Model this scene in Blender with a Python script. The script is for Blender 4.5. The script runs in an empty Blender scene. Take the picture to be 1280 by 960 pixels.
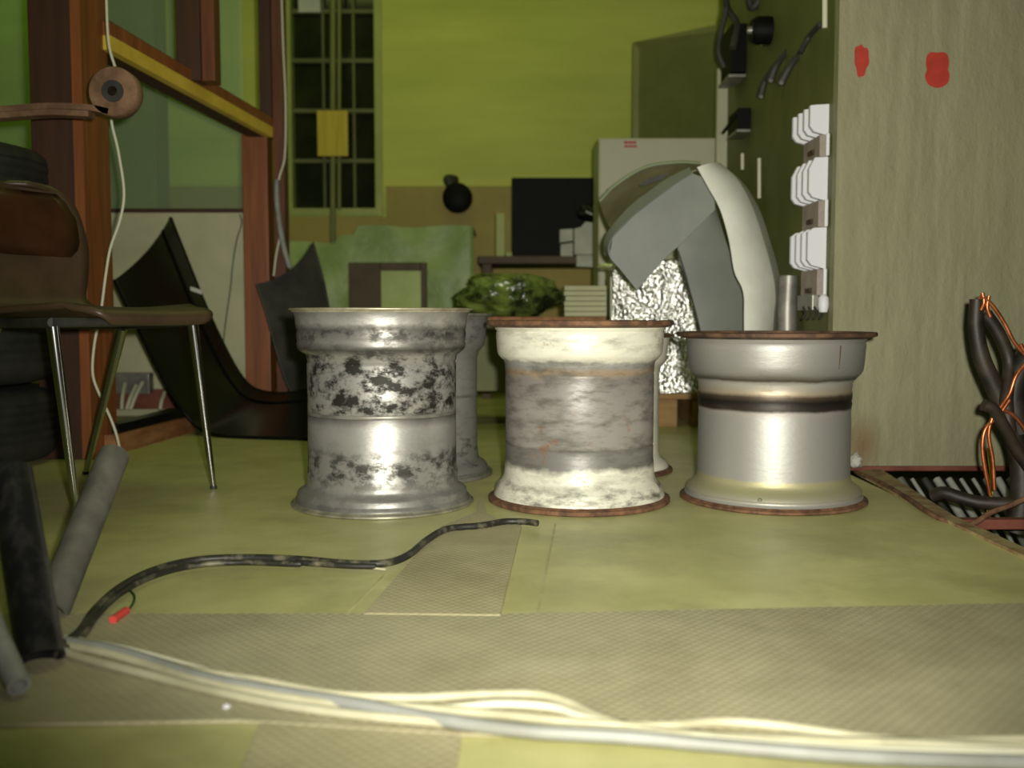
import bpy, bmesh, math, random
from mathutils import Vector, Matrix
random.seed(7)
C = bpy.context.scene.collection
S = bpy.context.scene

# ---------------------------------------------------------------- camera
F = 1240.0; CAMH = 0.44; PITCH = math.atan(83 / F)
cd = bpy.data.cameras.new('camera'); cam = bpy.data.objects.new('camera', cd); C.objects.link(cam)
cam.location = (0, 0, CAMH); cam.rotation_euler = (math.pi / 2 - PITCH, 0, 0)
cd.sensor_width = 36; cd.lens = F / 1280 * 36
cd.clip_start = 0.05
cd.dof.use_dof = True; cd.dof.focus_distance = 2.1; cd.dof.aperture_fstop = 3.0
S.camera = cam

# ---------------------------------------------------------------- world, lights, exposure
w = bpy.data.worlds.new('world'); S.world = w; w.use_nodes = True
bg = w.node_tree.nodes['Background']; bg.inputs[0].default_value = (0.42, 0.5, 0.2, 1); bg.inputs[1].default_value = 0.03
S.view_settings.view_transform = 'Standard'; S.view_settings.look = 'None'
S.view_settings.exposure = 0.0; S.view_settings.gamma = 1; S.view_settings.use_curve_mapping = False

def area(name, loc, rot, size, power, col, sy=None):
    l = bpy.data.lights.new(name, 'AREA'); l.energy = power; l.color = col; l.size = size
    if sy: l.shape = 'RECTANGLE'; l.size_y = sy
    o = bpy.data.objects.new(name, l); C.objects.link(o); o.location = loc; o.rotation_euler = rot
    return o
# the camera's own flash, just right of the lens
fl_ = bpy.data.lights.new('camera_flash', 'SPOT'); fl_.energy = 300; fl_.color = (1.0, 0.97, 0.84)
fl_.spot_size = math.radians(90); fl_.spot_blend = 1.0; fl_.shadow_soft_size = 0.018
fo = bpy.data.objects.new('camera_flash', fl_); C.objects.link(fo)
fo.location = (0.055, 0.0, CAMH + 0.045); fo.rotation_euler = (math.radians(96), 0, math.radians(-3))
# yellow-green tube lamps under the ceiling
GL = (0.78, 0.95, 0.27)
area('ceiling_lamp_far', (-0.4, 4.9, 2.95), (0.25, 0, 0), 2.4, 7, GL, 0.5)
area('ceiling_lamp_near', (-0.8, 2.6, 2.95), (0, 0, 0), 1.6, 7, GL, 0.4)
area('ceiling_lamp_left', (-3.0, 5.3, 2.9), (0.2, 0, 0), 1.2, 3.2, (0.6, 0.95, 0.2), 0.4)

# ---------------------------------------------------------------- pixel to world
def ray(px, py):
    x = (px - 640) / F; y = (480 - py) / F
    c, s = math.cos(PITCH), math.sin(PITCH)
    return Vector((x, c + y * s, -s + y * c))
def P(px, py, Y):
    r = ray(px, py); k = Y / r.y
    return Vector((r.x * k, Y, CAMH + r.z * k))
def G(px, py, z=0.0):
    r = ray(px, py); k = (z - CAMH) / r.z
    return Vector((r.x * k, r.y * k, z))

# ---------------------------------------------------------------- object helpers
def tag(o, label=None, cat=None, group=None, kind=None):
    if label: o['label'] = label
    if cat: o['category'] = cat
    if group: o['group'] = group
    if kind: o['kind'] = kind
    return o
def empty(name, loc, label, cat, group=None, rz=0):
    o = bpy.data.objects.new(name, None); C.objects.link(o); o.location = loc; o.rotation_euler = (0, 0, rz)
    o.empty_display_size = 0.05
    return tag(o, label, cat, group)
def link(name, bm, mat, parent=None, smooth=False, loc=None, label=None):
    """link a bmesh as one object; world-space verts, origin at parent or at loc"""
    me = bpy.data.meshes.new(name)
    bmesh.ops.recalc_face_normals(bm, faces=bm.faces)
    if loc is None and parent is None:
        xs = [v.co.x for v in bm.verts]; ys = [v.co.y for v in bm.verts]; zs = [v.co.z for v in bm.verts]
        loc = Vector(((min(xs) + max(xs)) / 2, (min(ys) + max(ys)) / 2, min(zs)))
    if parent is None:
        bmesh.ops.translate(bm, verts=bm.verts, vec=-Vector(loc))
    elif loc is None:
        m = Matrix.Translation(parent.location) @ Matrix.Rotation(parent.rotation_euler.z, 4, 'Z')
        if parent.parent: m = Matrix.Translation(parent.parent.location) @ Matrix.Translation(parent.location)
        bmesh.ops.transform(bm, matrix=m.inverted(), verts=bm.verts)
    if smooth:
        for f in bm.faces: f.smooth = True
    bm.to_mesh(me); bm.free()
    o = bpy.data.objects.new(name, me); C.objects.link(o)
    if parent is None: o.location = loc
    else: o.parent = parent
    me.materials.append(mat)
    if smooth:
        try: me.set_sharp_from_angle(angle=math.radians(50))
        except Exception: pass
    if label: o['label'] = label
    return o
def box(bm, a, b, bev=0.0, mat=None):
    a = Vector(a); b = Vector(b)
    r = bmesh.ops.create_cube(bm, size=1.0)
    vs = r['verts']
    for v in vs:
        v.co = Vector(((v.co.x + .5) * (b.x - a.x) + a.x, (v.co.y + .5) * (b.y - a.y) + a.y, (v.co.z + .5) * (b.z - a.z) + a.z))
    if bev:
        es = list({e for v in vs for e in v.link_edges})
        bmesh.ops.bevel(bm, geom=es, offset=bev, segments=2, affect='EDGES', profile=0.6)
    elif mat:
        bmesh.ops.transform(bm, matrix=mat, verts=vs)
    return bm
def bxl(name, a, b, mat, parent=None, bev=0.003, label=None, kind=None):
    a2 = [min(a[i], b[i]) for i in range(3)]; b2 = [max(a[i], b[i]) for i in range(3)]
    o = link(name, box(bmesh.new(), a2, b2, bev), mat, parent, label=label)
    if kind: o['kind'] = kind
    return o
def spline(pts, n=8):
    pts = [Vector(p) for p in pts]
    if len(pts) < 3: return pts
    out = []
    q = [pts[0] * 2 - pts[1]] + pts + [pts[-1] * 2 - pts[-2]]
    for i in range(1, len(q) - 2):
        for k in range(n):
            t = k / n
            a, b, c, d = q[i - 1], q[i], q[i + 1], q[i + 2]
            out.append(0.5 * ((2 * b) + (c - a) * t + (2 * a - 5 * b + 4 * c - d) * t * t + (3 * b - a - 3 * c + d) * t ** 3))
    out.append(pts[-1]); return out
def tube(bm, pts, r, seg=12, n=8, cap=True):
    """r may be number or (r0, r1)"""
    p = spline(pts, n); N = len(p)
    r0, r1 = (r if isinstance(r, tuple) else (r, r))
    rings = []; up = Vector((0, 0, 1))
    t0 = (p[1] - p[0]).normalized()
    nrm = t0.cross(up)
    if nrm.length < 0.1: nrm = t0.cross(Vector((1, 0, 0)))
    nrm.normalize()
    for i in range(N):
        t = (p[min(i + 1, N - 1)] - p[max(i - 1, 0)]).normalized()
        nrm = (nrm - t * nrm.dot(t)).normalized(); bn = t.cross(nrm)
        rr = r0 + (r1 - r0) * i / (N - 1)
        rings.append([bm.verts.new(p[i] + (nrm * math.cos(a) + bn * math.sin(a)) * rr) for a in [2 * math.pi * k / seg for k in range(seg)]])
    for i in range(N - 1):
        for k in range(seg):
            bm.faces.new((rings[i][k], rings[i][(k + 1) % seg], rings[i + 1][(k + 1) % seg], rings[i + 1][k]))
    if cap:
        bm.faces.new(rings[0][::-1]); bm.faces.new(rings[-1])
    return bm
def hollow(bm, a, b, r, t=0.004, seg=28):
    """open pipe from a to b"""
    a = Vector(a); b = Vector(b); d = (b - a).normalized()
    x = d.cross(Vector((0, 0, 1))).normalized(); y = d.cross(x)
    R = []
    for (c, rr) in ((a, r), (b, r), (b, r - t), (a, r - t)):
        R.append([bm.verts.new(c + (x * math.cos(q) + y * math.sin(q)) * rr) for q in [2 * math.pi * k / seg for k in range(seg)]])
    for j in range(4):
        for k in range(seg):
            bm.faces.new((R[j][k], R[j][(k + 1) % seg], R[(j + 1) % 4][(k + 1) % seg], R[(j + 1) % 4][k]))
    return bm
def lathe(bm, prof, c=(0, 0, 0), seg=96, closed=True, axis='Z'):
    c = Vector(c); rings = []
    for (r, z) in prof:
        ring = []
        for k in range(seg):
            a = 2 * math.pi * k / seg
            v = Vector((r * math.cos(a), r * math.sin(a), z))
            if axis == 'Y': v = Vector((v.x, v.z, v.y))
            if axis == 'X': v = Vector((v.z, v.x, v.y))
            ring.append(bm.verts.new(c + v))
        rings.append(ring)
    n = len(rings)
    for j in range(n if closed else n - 1):
        for k in range(seg):
            bm.faces.new((rings[j][k], rings[j][(k + 1) % seg], rings[(j + 1) % n][(k + 1) % seg], rings[(j + 1) % n][k]))
    return bm
def sheet(bm, A, B, t=0.006, nu=6, sag=(0, 0, 0), n=6):
    """curved sheet lofted between two edges, bulged by sag in the middle, with thickness t"""
    A = spline(A, n); B = spline(B, n); m = min(len(A), len(B)); sag = Vector(sag)
    g = [[A[i].lerp(B[i], k / nu) + sag * (4 * (k / nu) * (1 - k / nu)) for k in range(nu + 1)] for i in range(m)]
    nr = [[None] * (nu + 1) for _ in range(m)]
    for i in range(m):
        for k in range(nu + 1):
            du = g[min(i + 1, m - 1)][k] - g[max(i - 1, 0)][k]; dv = g[i][min(k + 1, nu)] - g[i][max(k - 1, 0)]
            q = du.cross(dv); nr[i][k] = q.normalized() if q.length > 1e-9 else Vector((0, 1, 0))
    f = [[bm.verts.new(g[i][k] + nr[i][k] * t / 2) for k in range(nu + 1)] for i in range(m)]
    b = [[bm.verts.new(g[i][k] - nr[i][k] * t / 2) for k in range(nu + 1)] for i in range(m)]
    for i in range(m - 1):
        for k in range(nu):
            bm.faces.new((f[i][k], f[i][k + 1], f[i + 1][k + 1], f[i + 1][k]))
            bm.faces.new((b[i][k], b[i + 1][k], b[i + 1][k + 1], b[i][k + 1]))
        for k in (0, nu):
            bm.faces.new((f[i][k], f[i + 1][k], b[i + 1][k], b[i][k]))
    for i in (0, m - 1):
        for k in range(nu):
            bm.faces.new((f[i][k], b[i][k], b[i][k + 1], f[i][k + 1]))
    return bm
def prism(bm, pts, d):
    """polygon pts extruded by vector d"""
    d = Vector(d); a = [bm.verts.new(Vector(p)) for p in pts]; b = [bm.verts.new(Vector(p) + d) for p in pts]
    bm.faces.new(a); bm.faces.new(b[::-1]); n = len(a)
    for i in range(n): bm.faces.new((a[i], a[(i + 1) % n], b[(i + 1) % n], b[i]))
    return bm
def blob(bm, c, s, amp, seed=0, sub=4, flat=None):
    r = bmesh.ops.create_icosphere(bm, subdivisions=sub, radius=1.0)
    from mathutils import noise
    for v in r['verts']:
        n = noise.noise(v.co * 1.7 + Vector((seed, 0, 0))) + .5 * noise.noise(v.co * 4.1 + Vector((0, seed, 0))) + .25 * noise.noise(v.co * 9 + Vector((0, 0, seed)))
        q = v.co * (1 + amp * n)
        v.co = Vector((q.x * s[0] + c[0], q.y * s[1] + c[1], q.z * s[2] + c[2]))
        if flat is not None and v.co.z < flat: v.co.z = flat
    return bm

# ---------------------------------------------------------------- materials
def s2l(c): return tuple((x / 12.92 if x <= .04045 else ((x + .055) / 1.055) ** 2.4) for x in c)
def rgb(r, g, b): return s2l((r / 255, g / 255, b / 255)) + (1,)
def nodes(name):
    m = bpy.data.materials.new(name); m.use_nodes = True
    nt = m.node_tree; return m, nt, nt.nodes, nt.links, nt.nodes['Principled BSDF']
def noise_node(nt, scale, detail=6, rough=.6, stretch=(1, 1, 1), rot=(0, 0, 0), w=0.0):
    tc = nt.nodes.new('ShaderNodeTexCoord'); mp = nt.nodes.new('ShaderNodeMapping')
    mp.inputs['Scale'].default_value = stretch; mp.inputs['Rotation'].default_value = rot; mp.inputs['Location'].default_value = (w, w * .7, w * .3)
    nt.links.new(tc.outputs['Object'], mp.inputs[0])
    n = nt.nodes.new('ShaderNodeTexNoise'); n.inputs['Scale'].default_value = scale; n.inputs['Detail'].default_value = detail; n.inputs['Roughness'].default_value = rough
    nt.links.new(mp.outputs[0], n.inputs['Vector']); return n.outputs['Fac']
def ramp(nt, fac, stops, interp='LINEAR'):
    r = nt.nodes.new('ShaderNodeValToRGB'); r.color_ramp.interpolation = interp
    e = r.color_ramp.elements
    while len(e) < len(stops): e.new(0.5)
    for i, (p, c) in enumerate(stops):
        e[i].position = p; e[i].color = c if len(c) == 4 else tuple(c) + (1,)
    nt.links.new(fac, r.inputs[0]); return r.outputs[0]
def mixc(nt, fac, a, b):
    m = nt.nodes.new('ShaderNodeMix'); m.data_type = 'RGBA'
    if hasattr(fac, 'links') or hasattr(fac, 'is_linked'): nt.links.new(fac, m.inputs[0])
    else: m.inputs[0].default_value = fac
    for i, x in ((6, a), (7, b)):
        if isinstance(x, tuple): m.inputs[i].default_value = x
        else: nt.links.new(x, m.inputs[i])
    return m.outputs[2]
def bump(nt, b, h, strength, dist=0.002):
    bn = nt.nodes.new('ShaderNodeBump'); bn.inputs['Strength'].default_value = strength; bn.inputs['Distance'].default_value = dist
    nt.links.new(h, bn.inputs['Height']); nt.links.new(bn.outputs[0], b.inputs['Normal'])
def mk(name, c1, c2=None, scale=8, lo=.4, hi=.62, rough=.6, metal=0, bs=0.0, bscale=60, stretch=(1, 1, 1), spec=.5, detail=6, bdist=.002):
    m, nt, ns, L, b = nodes(name)
    b.inputs['Roughness'].default_value = rough; b.inputs['Metallic'].default_value = metal
    b.inputs['Specular IOR Level'].default_value = spec
    if c2:
        n = noise_node(nt, scale, detail, .62, stretch)
        L.new(ramp(nt, n, [(lo, c1), (hi, c2)]), b.inputs['Base Color'])
    else: b.inputs['Base Color'].default_value = c1
    if bs: bump(nt, b, noise_node(nt, bscale, 4, .6, stretch), bs, bdist)
    return m

M = {}
M['floor'] = mk('olive_painted_floor', rgb(180, 178, 118), rgb(204, 201, 142), 5, .35, .68, rough=.42, bs=.25, bscale=30)
M['wall'] = mk('yellowish_wall_paint', rgb(172, 180, 80), rgb(200, 204, 100), 1.1, .35, .65, rough=.7, bs=.1, bscale=12, stretch=(.4, 1, 2.5))
M['wains'] = mk('ochre_wall_paint', rgb(150, 132, 62), rgb(165, 146, 72), 2, rough=.6)
M['dgreen'] = mk('dark_green_paint', rgb(92, 96, 52), rgb(106, 108, 60), 3, rough=.6)
M['mgreen'] = mk('mid_green_paint', rgb(112, 116, 64), rgb(124, 126, 72), 3, rough=.55)
M['post_dark'] = mk('dark_stained_wood', rgb(52, 30, 16), rgb(72, 41, 22), 6, .3, .7, rough=.6, stretch=(6, 6, .4), bs=.2, bscale=20)
M['post_or'] = mk('orange_varnished_wood', rgb(106, 60, 32), rgb(150, 88, 48), 4, .3, .7, rough=.45, stretch=(8, 8, .5), bs=.15, bscale=14)
M['yellow'] = mk('yellow_paint', rgb(200, 170, 60), rgb(220, 190, 74), 6, rough=.5)
M['brownwood'] = mk('brown_timber', rgb(128, 82, 50), rgb(160, 112, 74), 6, rough=.7, stretch=(5, 1, 5), bs=.3, bscale=20)
M['panel'] = mk('grey_board', rgb(176, 176, 142), rgb(192, 190, 156), 3, rough=.7, bs=.1)
M['red'] = mk('dark_red_strip', rgb(104, 52, 40), rgb(126, 72, 56), 12, rough=.6)
M['black_pl'] = mk('glossy_black_plastic', rgb(9, 9, 10), rgb(15, 15, 16), 5, rough=.28, spec=.3)
M['black_mat'] = mk('matt_black_plastic', rgb(40, 40, 38), rgb(60, 58, 52), 7, rough=.6)
M['rubber'] = mk('tyre_rubber', rgb(26, 28, 26), rgb(44, 44, 40), 9, rough=.75, bs=.3, bscale=40)
M['chrome'] = mk('chrome', rgb(190, 190, 195), None, rough=.16, metal=1)
M['shell'] = mk('brown_chair_shell', rgb(66, 52, 38), rgb(80, 62, 46), 6, rough=.42)
M['pad'] = mk('dark_brown_pad', rgb(54, 31, 18), rgb(66, 38, 22), 9, rough=.35)
M['rusty'] = mk('rusty_steel', rgb(104, 76, 54), rgb(140, 108, 82), 14, rough=.7, metal=.2, bs=.5, bscale=50)
M['rust'] = mk('rust', rgb(78, 52, 36), rgb(122, 88, 62), 30, rough=.8, bs=.4, bscale=90)
M['rustdark'] = mk('dark_rust', rgb(60, 42, 32), rgb(104, 76, 56), 24, rough=.75, metal=.2, bs=.4, bscale=80)
M['cabinet'] = mk('light_grey_enamel', rgb(176, 174, 148), rgb(184, 182, 156), 2, rough=.5)
M['red_mark'] = mk('red_print', rgb(176, 34, 40), None, rough=.5)
M['fend'] = mk('grey_fender_plastic', rgb(118, 122, 116), rgb(128, 132, 124), 5, rough=.5, bs=.1)
M['fendin'] = mk('brownish_grey_plastic', rgb(104, 94, 78), rgb(122, 112, 92), 7, rough=.6)
M['fendl'] = mk('pale_grey_fender_plastic', rgb(232, 233, 222), rgb(220, 221, 208), 7, rough=.4, bs=.05)
M['white'] = mk('white_plastic', rgb(228, 228, 236), None, rough=.5)
M['paper'] = mk('white_card', rgb(196, 196, 186), rgb(176, 176, 168), 8, rough=.8)
M['steelg'] = mk('grey_steel', rgb(150, 148, 140), rgb(120, 118, 110), 14, rough=.45, metal=.5)
M['bag'] = mk('green_plastic_film', rgb(120, 138, 66), rgb(34, 44, 22), 9, .42, .6, rough=.15, bs=1, bscale=16, bdist=.01)
M['tarp'] = mk('pale_green_plastic_sheet', rgb(128, 150, 88), rgb(158, 176, 108), 3, .4, .65, rough=.45, bs=.7, bscale=5, bdist=.02)
M['crate'] = mk('raw_wood', rgb(160, 126, 80), rgb(140, 108, 66), 6, rough=.7, stretch=(1, 1, 8))
M['darkbrown'] = mk('dark_brown_wood', rgb(66, 50, 24), rgb(80, 60, 30), 6, rough=.6)
M['wirewhite'] = mk('white_wire', rgb(206, 204, 180), None, rough=.5)
M['black'] = mk('black_enamel', rgb(10, 10, 9), None, rough=.6, spec=.15)
M['glassdark'] = mk('dark_night_glass', rgb(30, 34, 18), rgb(44, 48, 26), 3, rough=.12)
M['sash'] = mk('green_window_paint', rgb(150, 158, 82), rgb(164, 170, 92), 5, rough=.5)
M['yellowpatch'] = mk('yellow_patch', rgb(206, 182, 60), rgb(184, 160, 46), 9, rough=.6, stretch=(6, 1, .3))
M['pinkpl'] = mk('pinkish_board', rgb(160, 146, 138), rgb(140, 126, 120), 20, rough=.6)
M['copper'] = mk('copper', rgb(210, 128, 84), rgb(160, 88, 52), 30, rough=.35, metal=.8)
M['sheath'] = mk('dark_cable_sheath', rgb(26, 22, 18), rgb(54, 45, 34), 14, rough=.55, bs=.3)
M['greycab'] = mk('grey_cable', rgb(150, 150, 146), rgb(118, 118, 114), 10, rough=.5)
M['yellowwire'] = mk('yellow_wire', rgb(200, 160, 40), None, rough=.5)
M['greenwire'] = mk('dark_green_wire', rgb(40, 66, 34), None, rough=.5)
M['redtape'] = mk('red_tape', rgb(214, 70, 62), None, rough=.6)
M['cream'] = mk('cream_cable', rgb(196, 191, 162), rgb(160, 156, 128), 6, .4, .65, rough=.5)
M['palegrey'] = mk('pale_grey_cable', rgb(150, 152, 148), rgb(130, 131, 124), 6, rough=.5)
M['dirtcab'] = mk('dirty_black_cable', rgb(34, 33, 30), rgb(128, 122, 98), 16, .5, .72, rough=.5, stretch=(1, 1, 1))
M['blacktube'] = mk('scuffed_black_pipe', rgb(20, 20, 22), rgb(50, 49, 48), 12, .46, .75, rough=.32, stretch=(3, 3, .6), bs=.2, bscale=30)
M['greytube'] = mk('dusty_grey_pipe', rgb(104, 102, 94), rgb(72, 70, 64), 8, .4, .66, rough=.6, bs=.2, bscale=40)
M['trench'] = mk('dark_concrete', rgb(60, 56, 46), rgb(80, 74, 60), 6, rough=.9)
M['ceil'] = mk('ceiling_paint', rgb(170, 168, 130), None, rough=.8)

def glass_mat():
    m, nt, ns, L, b = nodes('clear_glass')
    b.inputs['Base Color'].default_value = (.86, .95, .8, 1); b.inputs['Roughness'].default_value = .02
    tr = ns.new('ShaderNodeBsdfTransparent'); tr.inputs[0].default_value = (.86, .95, .82, 1)
    mx = ns.new('ShaderNodeMixShader'); mx.inputs[0].default_value = .1
    L.new(tr.outputs[0], mx.inputs[1]); L.new(b.outputs[0], mx.inputs[2]); L.new(mx.outputs[0], ns['Material Output'].inputs[0])
    return m
M['glass'] = glass_mat()

def plywood(name, c1, c2):
    m, nt, ns, L, b = nodes(name)
    n = noise_node(nt, 6, 8, .65)
    base = ramp(nt, n, [(.3, c1), (.68, c2)])
    tc = ns.new('ShaderNodeTexCoord'); hs = []
    for rz in (.75, -.75):
        mp = ns.new('ShaderNodeMapping'); mp.inputs['Rotation'].default_value = (0, 0, rz); L.new(tc.outputs['Object'], mp.inputs[0])
        wv = ns.new('ShaderNodeTexWave'); wv.inputs['Scale'].default_value = 26; wv.inputs['Distortion'].default_value = .6; L.new(mp.outputs[0], wv.inputs[0])
        hs.append(wv.outputs['Fac'])
    mu = ns.new('ShaderNodeMath'); mu.operation = 'MULTIPLY'; L.new(hs[0], mu.inputs[0]); L.new(hs[1], mu.inputs[1])
    sp = noise_node(nt, 38, 3, .7, w=3)
    col = mixc(nt, ramp(nt, sp, [(.66, (0, 0, 0)), (.76, (.35, .35, .35))]), base, rgb(104, 92, 64))
    ml = ns.new('ShaderNodeMath'); ml.operation = 'MULTIPLY'; ml.inputs[1].default_value = .1; L.new(mu.outputs[0], ml.inputs[0])
    col = mixc(nt, ml.outputs[0], col, rgb(208, 198, 160))
    big = noise_node(nt, 2.4, 6, .65, w=5)
    col = mixc(nt, ramp(nt, big, [(.48, (0, 0, 0)), (.7, (.55, .55, .55))]), col, rgb(132, 120, 88))
    lt = noise_node(nt, 60, 3, .7, w=9)
    col = mixc(nt, ramp(nt, lt, [(.7, (0, 0, 0)), (.75, (.6, .6, .6))]), col, rgb(222, 214, 184))
    L.new(col, b.inputs['Base Color']); b.inputs['Roughness'].default_value = .55
    bump(nt, b, mu.outputs[0], .35, .002)
    return m
M['ply'] = plywood('waffle_faced_plywood', rgb(154, 148, 120), rgb(178, 171, 140))
M['ply2'] = plywood('paler_waffle_plywood', rgb(166, 158, 124), rgb(188, 180, 144))

def plaster():
    m, nt, ns, L, b = nodes('streaked_grey_board')
    n1 = noise_node(nt, 7, 6, .6, (5, 5, .5)); n2 = noise_node(nt, 1.6, 3, .5)
    a = ramp(nt, n1, [(.3, rgb(134, 132, 104)), (.7, rgb(156, 152, 122))])
    a = mixc(nt, ramp(nt, n2, [(.42, (0, 0, 0)), (.7, (.45, .45, .45))]), a, rgb(146, 138, 104))
    # rust-coloured stain near the foot of the left edge
    tc = ns.new('ShaderNodeTexCoord'); mp = ns.new('ShaderNodeMapping')
    L.new(tc.outputs['Generated'], mp.inputs[0])
    mp.inputs['Location'].default_value = (-.045, 0, -.022); mp.inputs['Scale'].default_value = (1, 0, 1.0)
    vl = ns.new('ShaderNodeVectorMath'); vl.operation = 'LENGTH'; L.new(mp.outputs[0], vl.inputs[0])
    st = ramp(nt, vl.outputs['Value'], [(.0, (.8, .8, .8)), (.035, (0, 0, 0))])
    a = mixc(nt, st, a, rgb(116, 84, 48))
    L.new(a, b.inputs['Base Color']); b.inputs['Roughness'].default_value = .75
    bump(nt, b, noise_node(nt, 34, 5, .7, (1, 1, .6)), .8, .007)
    return m
M['plaster'] = plaster()

def foil():
    m, nt, ns, L, b = nodes('crumpled_foil')
    b.inputs['Base Color'].default_value = (.9, .9, .88, 1); b.inputs['Metallic'].default_value = .95; b.inputs['Roughness'].default_value = .22
    tc = ns.new('ShaderNodeTexCoord'); v = ns.new('ShaderNodeTexVoronoi'); v.inputs['Scale'].default_value = 80
    L.new(tc.outputs['Object'], v.inputs[0])
    n = noise_node(nt, 22, 5, .7, (1, 1, 2.2))
    ad = ns.new('ShaderNodeMath'); L.new(v.outputs[0], ad.inputs[0]); L.new(n, ad.inputs[1])
    bump(nt, b, ad.outputs[0], 1.0, .004)
    return m
M['foil'] = foil()

def rim_mat(name, H, stops, dirt, dirtscale, dlo, dhi, zmask, metal=.55, rough=.36, wob=.03, rustamt=0.0, streak=(1, 1, 3), w=0.0):
    """colour bands along the rim's own height, dirt patches where zmask says"""
    m, nt, ns, L, b = nodes(name)
    tc = ns.new('ShaderNodeTexCoord'); sx = ns.new('ShaderNodeSeparateXYZ'); L.new(tc.outputs['Object'], sx.inputs[0])
    nz = noise_node(nt, 12, 5, .65, w=w)
    s1 = ns.new('ShaderNodeMath'); s1.operation = 'MULTIPLY_ADD'; L.new(nz, s1.inputs[0]); s1.inputs[1].default_value = wob * H * 2; s1.inputs[2].default_value = -wob * H
    s2 = ns.new('ShaderNodeMath'); L.new(sx.outputs[2], s2.inputs[0]); L.new(s1.outputs[0], s2.inputs[1])
    s3 = ns.new('ShaderNodeMath'); s3.operation = 'DIVIDE'; L.new(s2.outputs[0], s3.inputs[0]); s3.inputs[1].default_value = H
    col = ramp(nt, s3.outputs[0], stops)
    d = ramp(nt, noise_node(nt, dirtscale, 8, .68, streak, w=w + 2), [(dlo, (0, 0, 0)), (dhi, (1, 1, 1))])
    zm = ramp(nt, s3.outputs[0], zmask)
    mu = ns.new('ShaderNodeMath'); mu.operation = 'MULTIPLY'; L.new(d, mu.inputs[0]); L.new(zm, mu.inputs[1])
    col = mixc(nt, mu.outputs[0], col, dirt)
    if rustamt:
        rn = ramp(nt, noise_node(nt, 16, 8, .7, w=w + 5), [(.6, (0, 0, 0)), (.7, (rustamt,) * 3)])
        col = mixc(nt, rn, col, rgb(132, 88, 52))
    # fine turned grooves
    L.new(col, b.inputs['Base Color'])
    b.inputs['Metallic'].default_value = metal
    rr = ns.new('ShaderNodeMath'); rr.operation = 'MULTIPLY_ADD'; L.new(mu.outputs[0], rr.inputs[0]); rr.inputs[1].default_value = .2; rr.inputs[2].default_value = rough
    L.new(rr.outputs[0], b.inputs['Roughness'])
    bump(nt, b, noise_node(nt, 45, 5, .6, (1, 1, 2.5)), .25, .002)
    return m
g = lambda v, t=0: rgb(v * .86, (v - 2 - t) * .86, (v - 7 - t) * .86)
R1 = rim_mat('worn_bare_alloy', .46,
    [(0, g(150)), (.1, g(190)), (.25, g(185)), (.42, g(205)), (.47, g(120)), (.49, g(200)), (.78, g(190)), (.8, g(110)), (.84, g(175)), (.9, g(130)), (.93, g(205)), (1, g(160))],
    rgb(46, 45, 40), 20, .45, .58, [(0, (.5,) * 3), (.09, (.2,) * 3), (.2, (.95,) * 3), (.28, (.8,) * 3), (.32, (.12,) * 3), (.46, (.15,) * 3), (.5, (1,) * 3), (.76, (1,) * 3), (.82, (.4,) * 3), (.88, (.9,) * 3), (.95, (.2,) * 3)],
    metal=.55, rough=.42, streak=(1, 1, 1.5), wob=.012, w=1)
R1b = rim_mat('dull_grey_alloy', .45,
    [(0, g(140)), (.2, g(165)), (.6, g(170)), (.8, g(160)), (1, g(150))],
    rgb(58, 56, 50), 18, .5, .66, [(0, (1,) * 3), (.2, (1,) * 3), (.3, (.25,) * 3), (.75, (.25,) * 3), (.85, (.8,) * 3), (1, (.4,) * 3)], metal=.35, rough=.5, w=9)
wh = rgb(222, 220, 204)
R2 = rim_mat('flaking_white_paint_on_grey_rim', .43,
    [(0, wh), (.2, wh), (.235, g(134)), (.33, g(136)), (.345, g(168, 2)), (.5, g(164, 3)), (.7, g(146, 4)), (.735, rgb(150, 130, 106)), (.76, g(160)), (.785, g(180)), (.80, wh), (1, wh)],
    rgb(66, 63, 54), 13, .46, .66, [(0, (.9,) * 3), (.1, (.9,) * 3), (.16, (.3,) * 3), (.24, (.5,) * 3), (.5, (.7,) * 3), (.75, (.7,) * 3), (.82, (.2,) * 3), (.9, (.55,) * 3), (1, (.2,) * 3)],
    metal=.1, rough=.42, wob=.045, rustamt=.8, w=4)
R3 = rim_mat('brushed_silver_rim', .405,
    [(0, g(190)), (.04, g(200)), (.1, rgb(176, 172, 136)), (.155, rgb(180, 174, 136)), (.17, g(190)), (.52, g(188)), (.55, g(196, 5)), (.565, rgb(56, 50, 44)), (.61, rgb(34, 30, 27)), (.64, rgb(80, 68, 56)), (.66, rgb(170, 156, 134)), (.72, g(206)), (.735, rgb(84, 80, 70)), (.765, g(170)), (.95, g(186)), (1, g(140))],
    rgb(120, 104, 78), 8, .6, .78, [(0, (.4,) * 3), (.5, (.15,) * 3), (.58, (.7,) * 3), (.75, (.7,) * 3), (.9, (.5,) * 3), (1, (.6,) * 3)],
    metal=.5, rough=.5, wob=.012, w=6)
R4 = rim_mat('white_painted_rim', .4, [(0, wh), (1, wh)], rgb(120, 110, 80), 9, .5, .7, [(0, (.5,) * 3), (1, (.3,) * 3)], metal=0, rough=.45, w=11)

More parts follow.
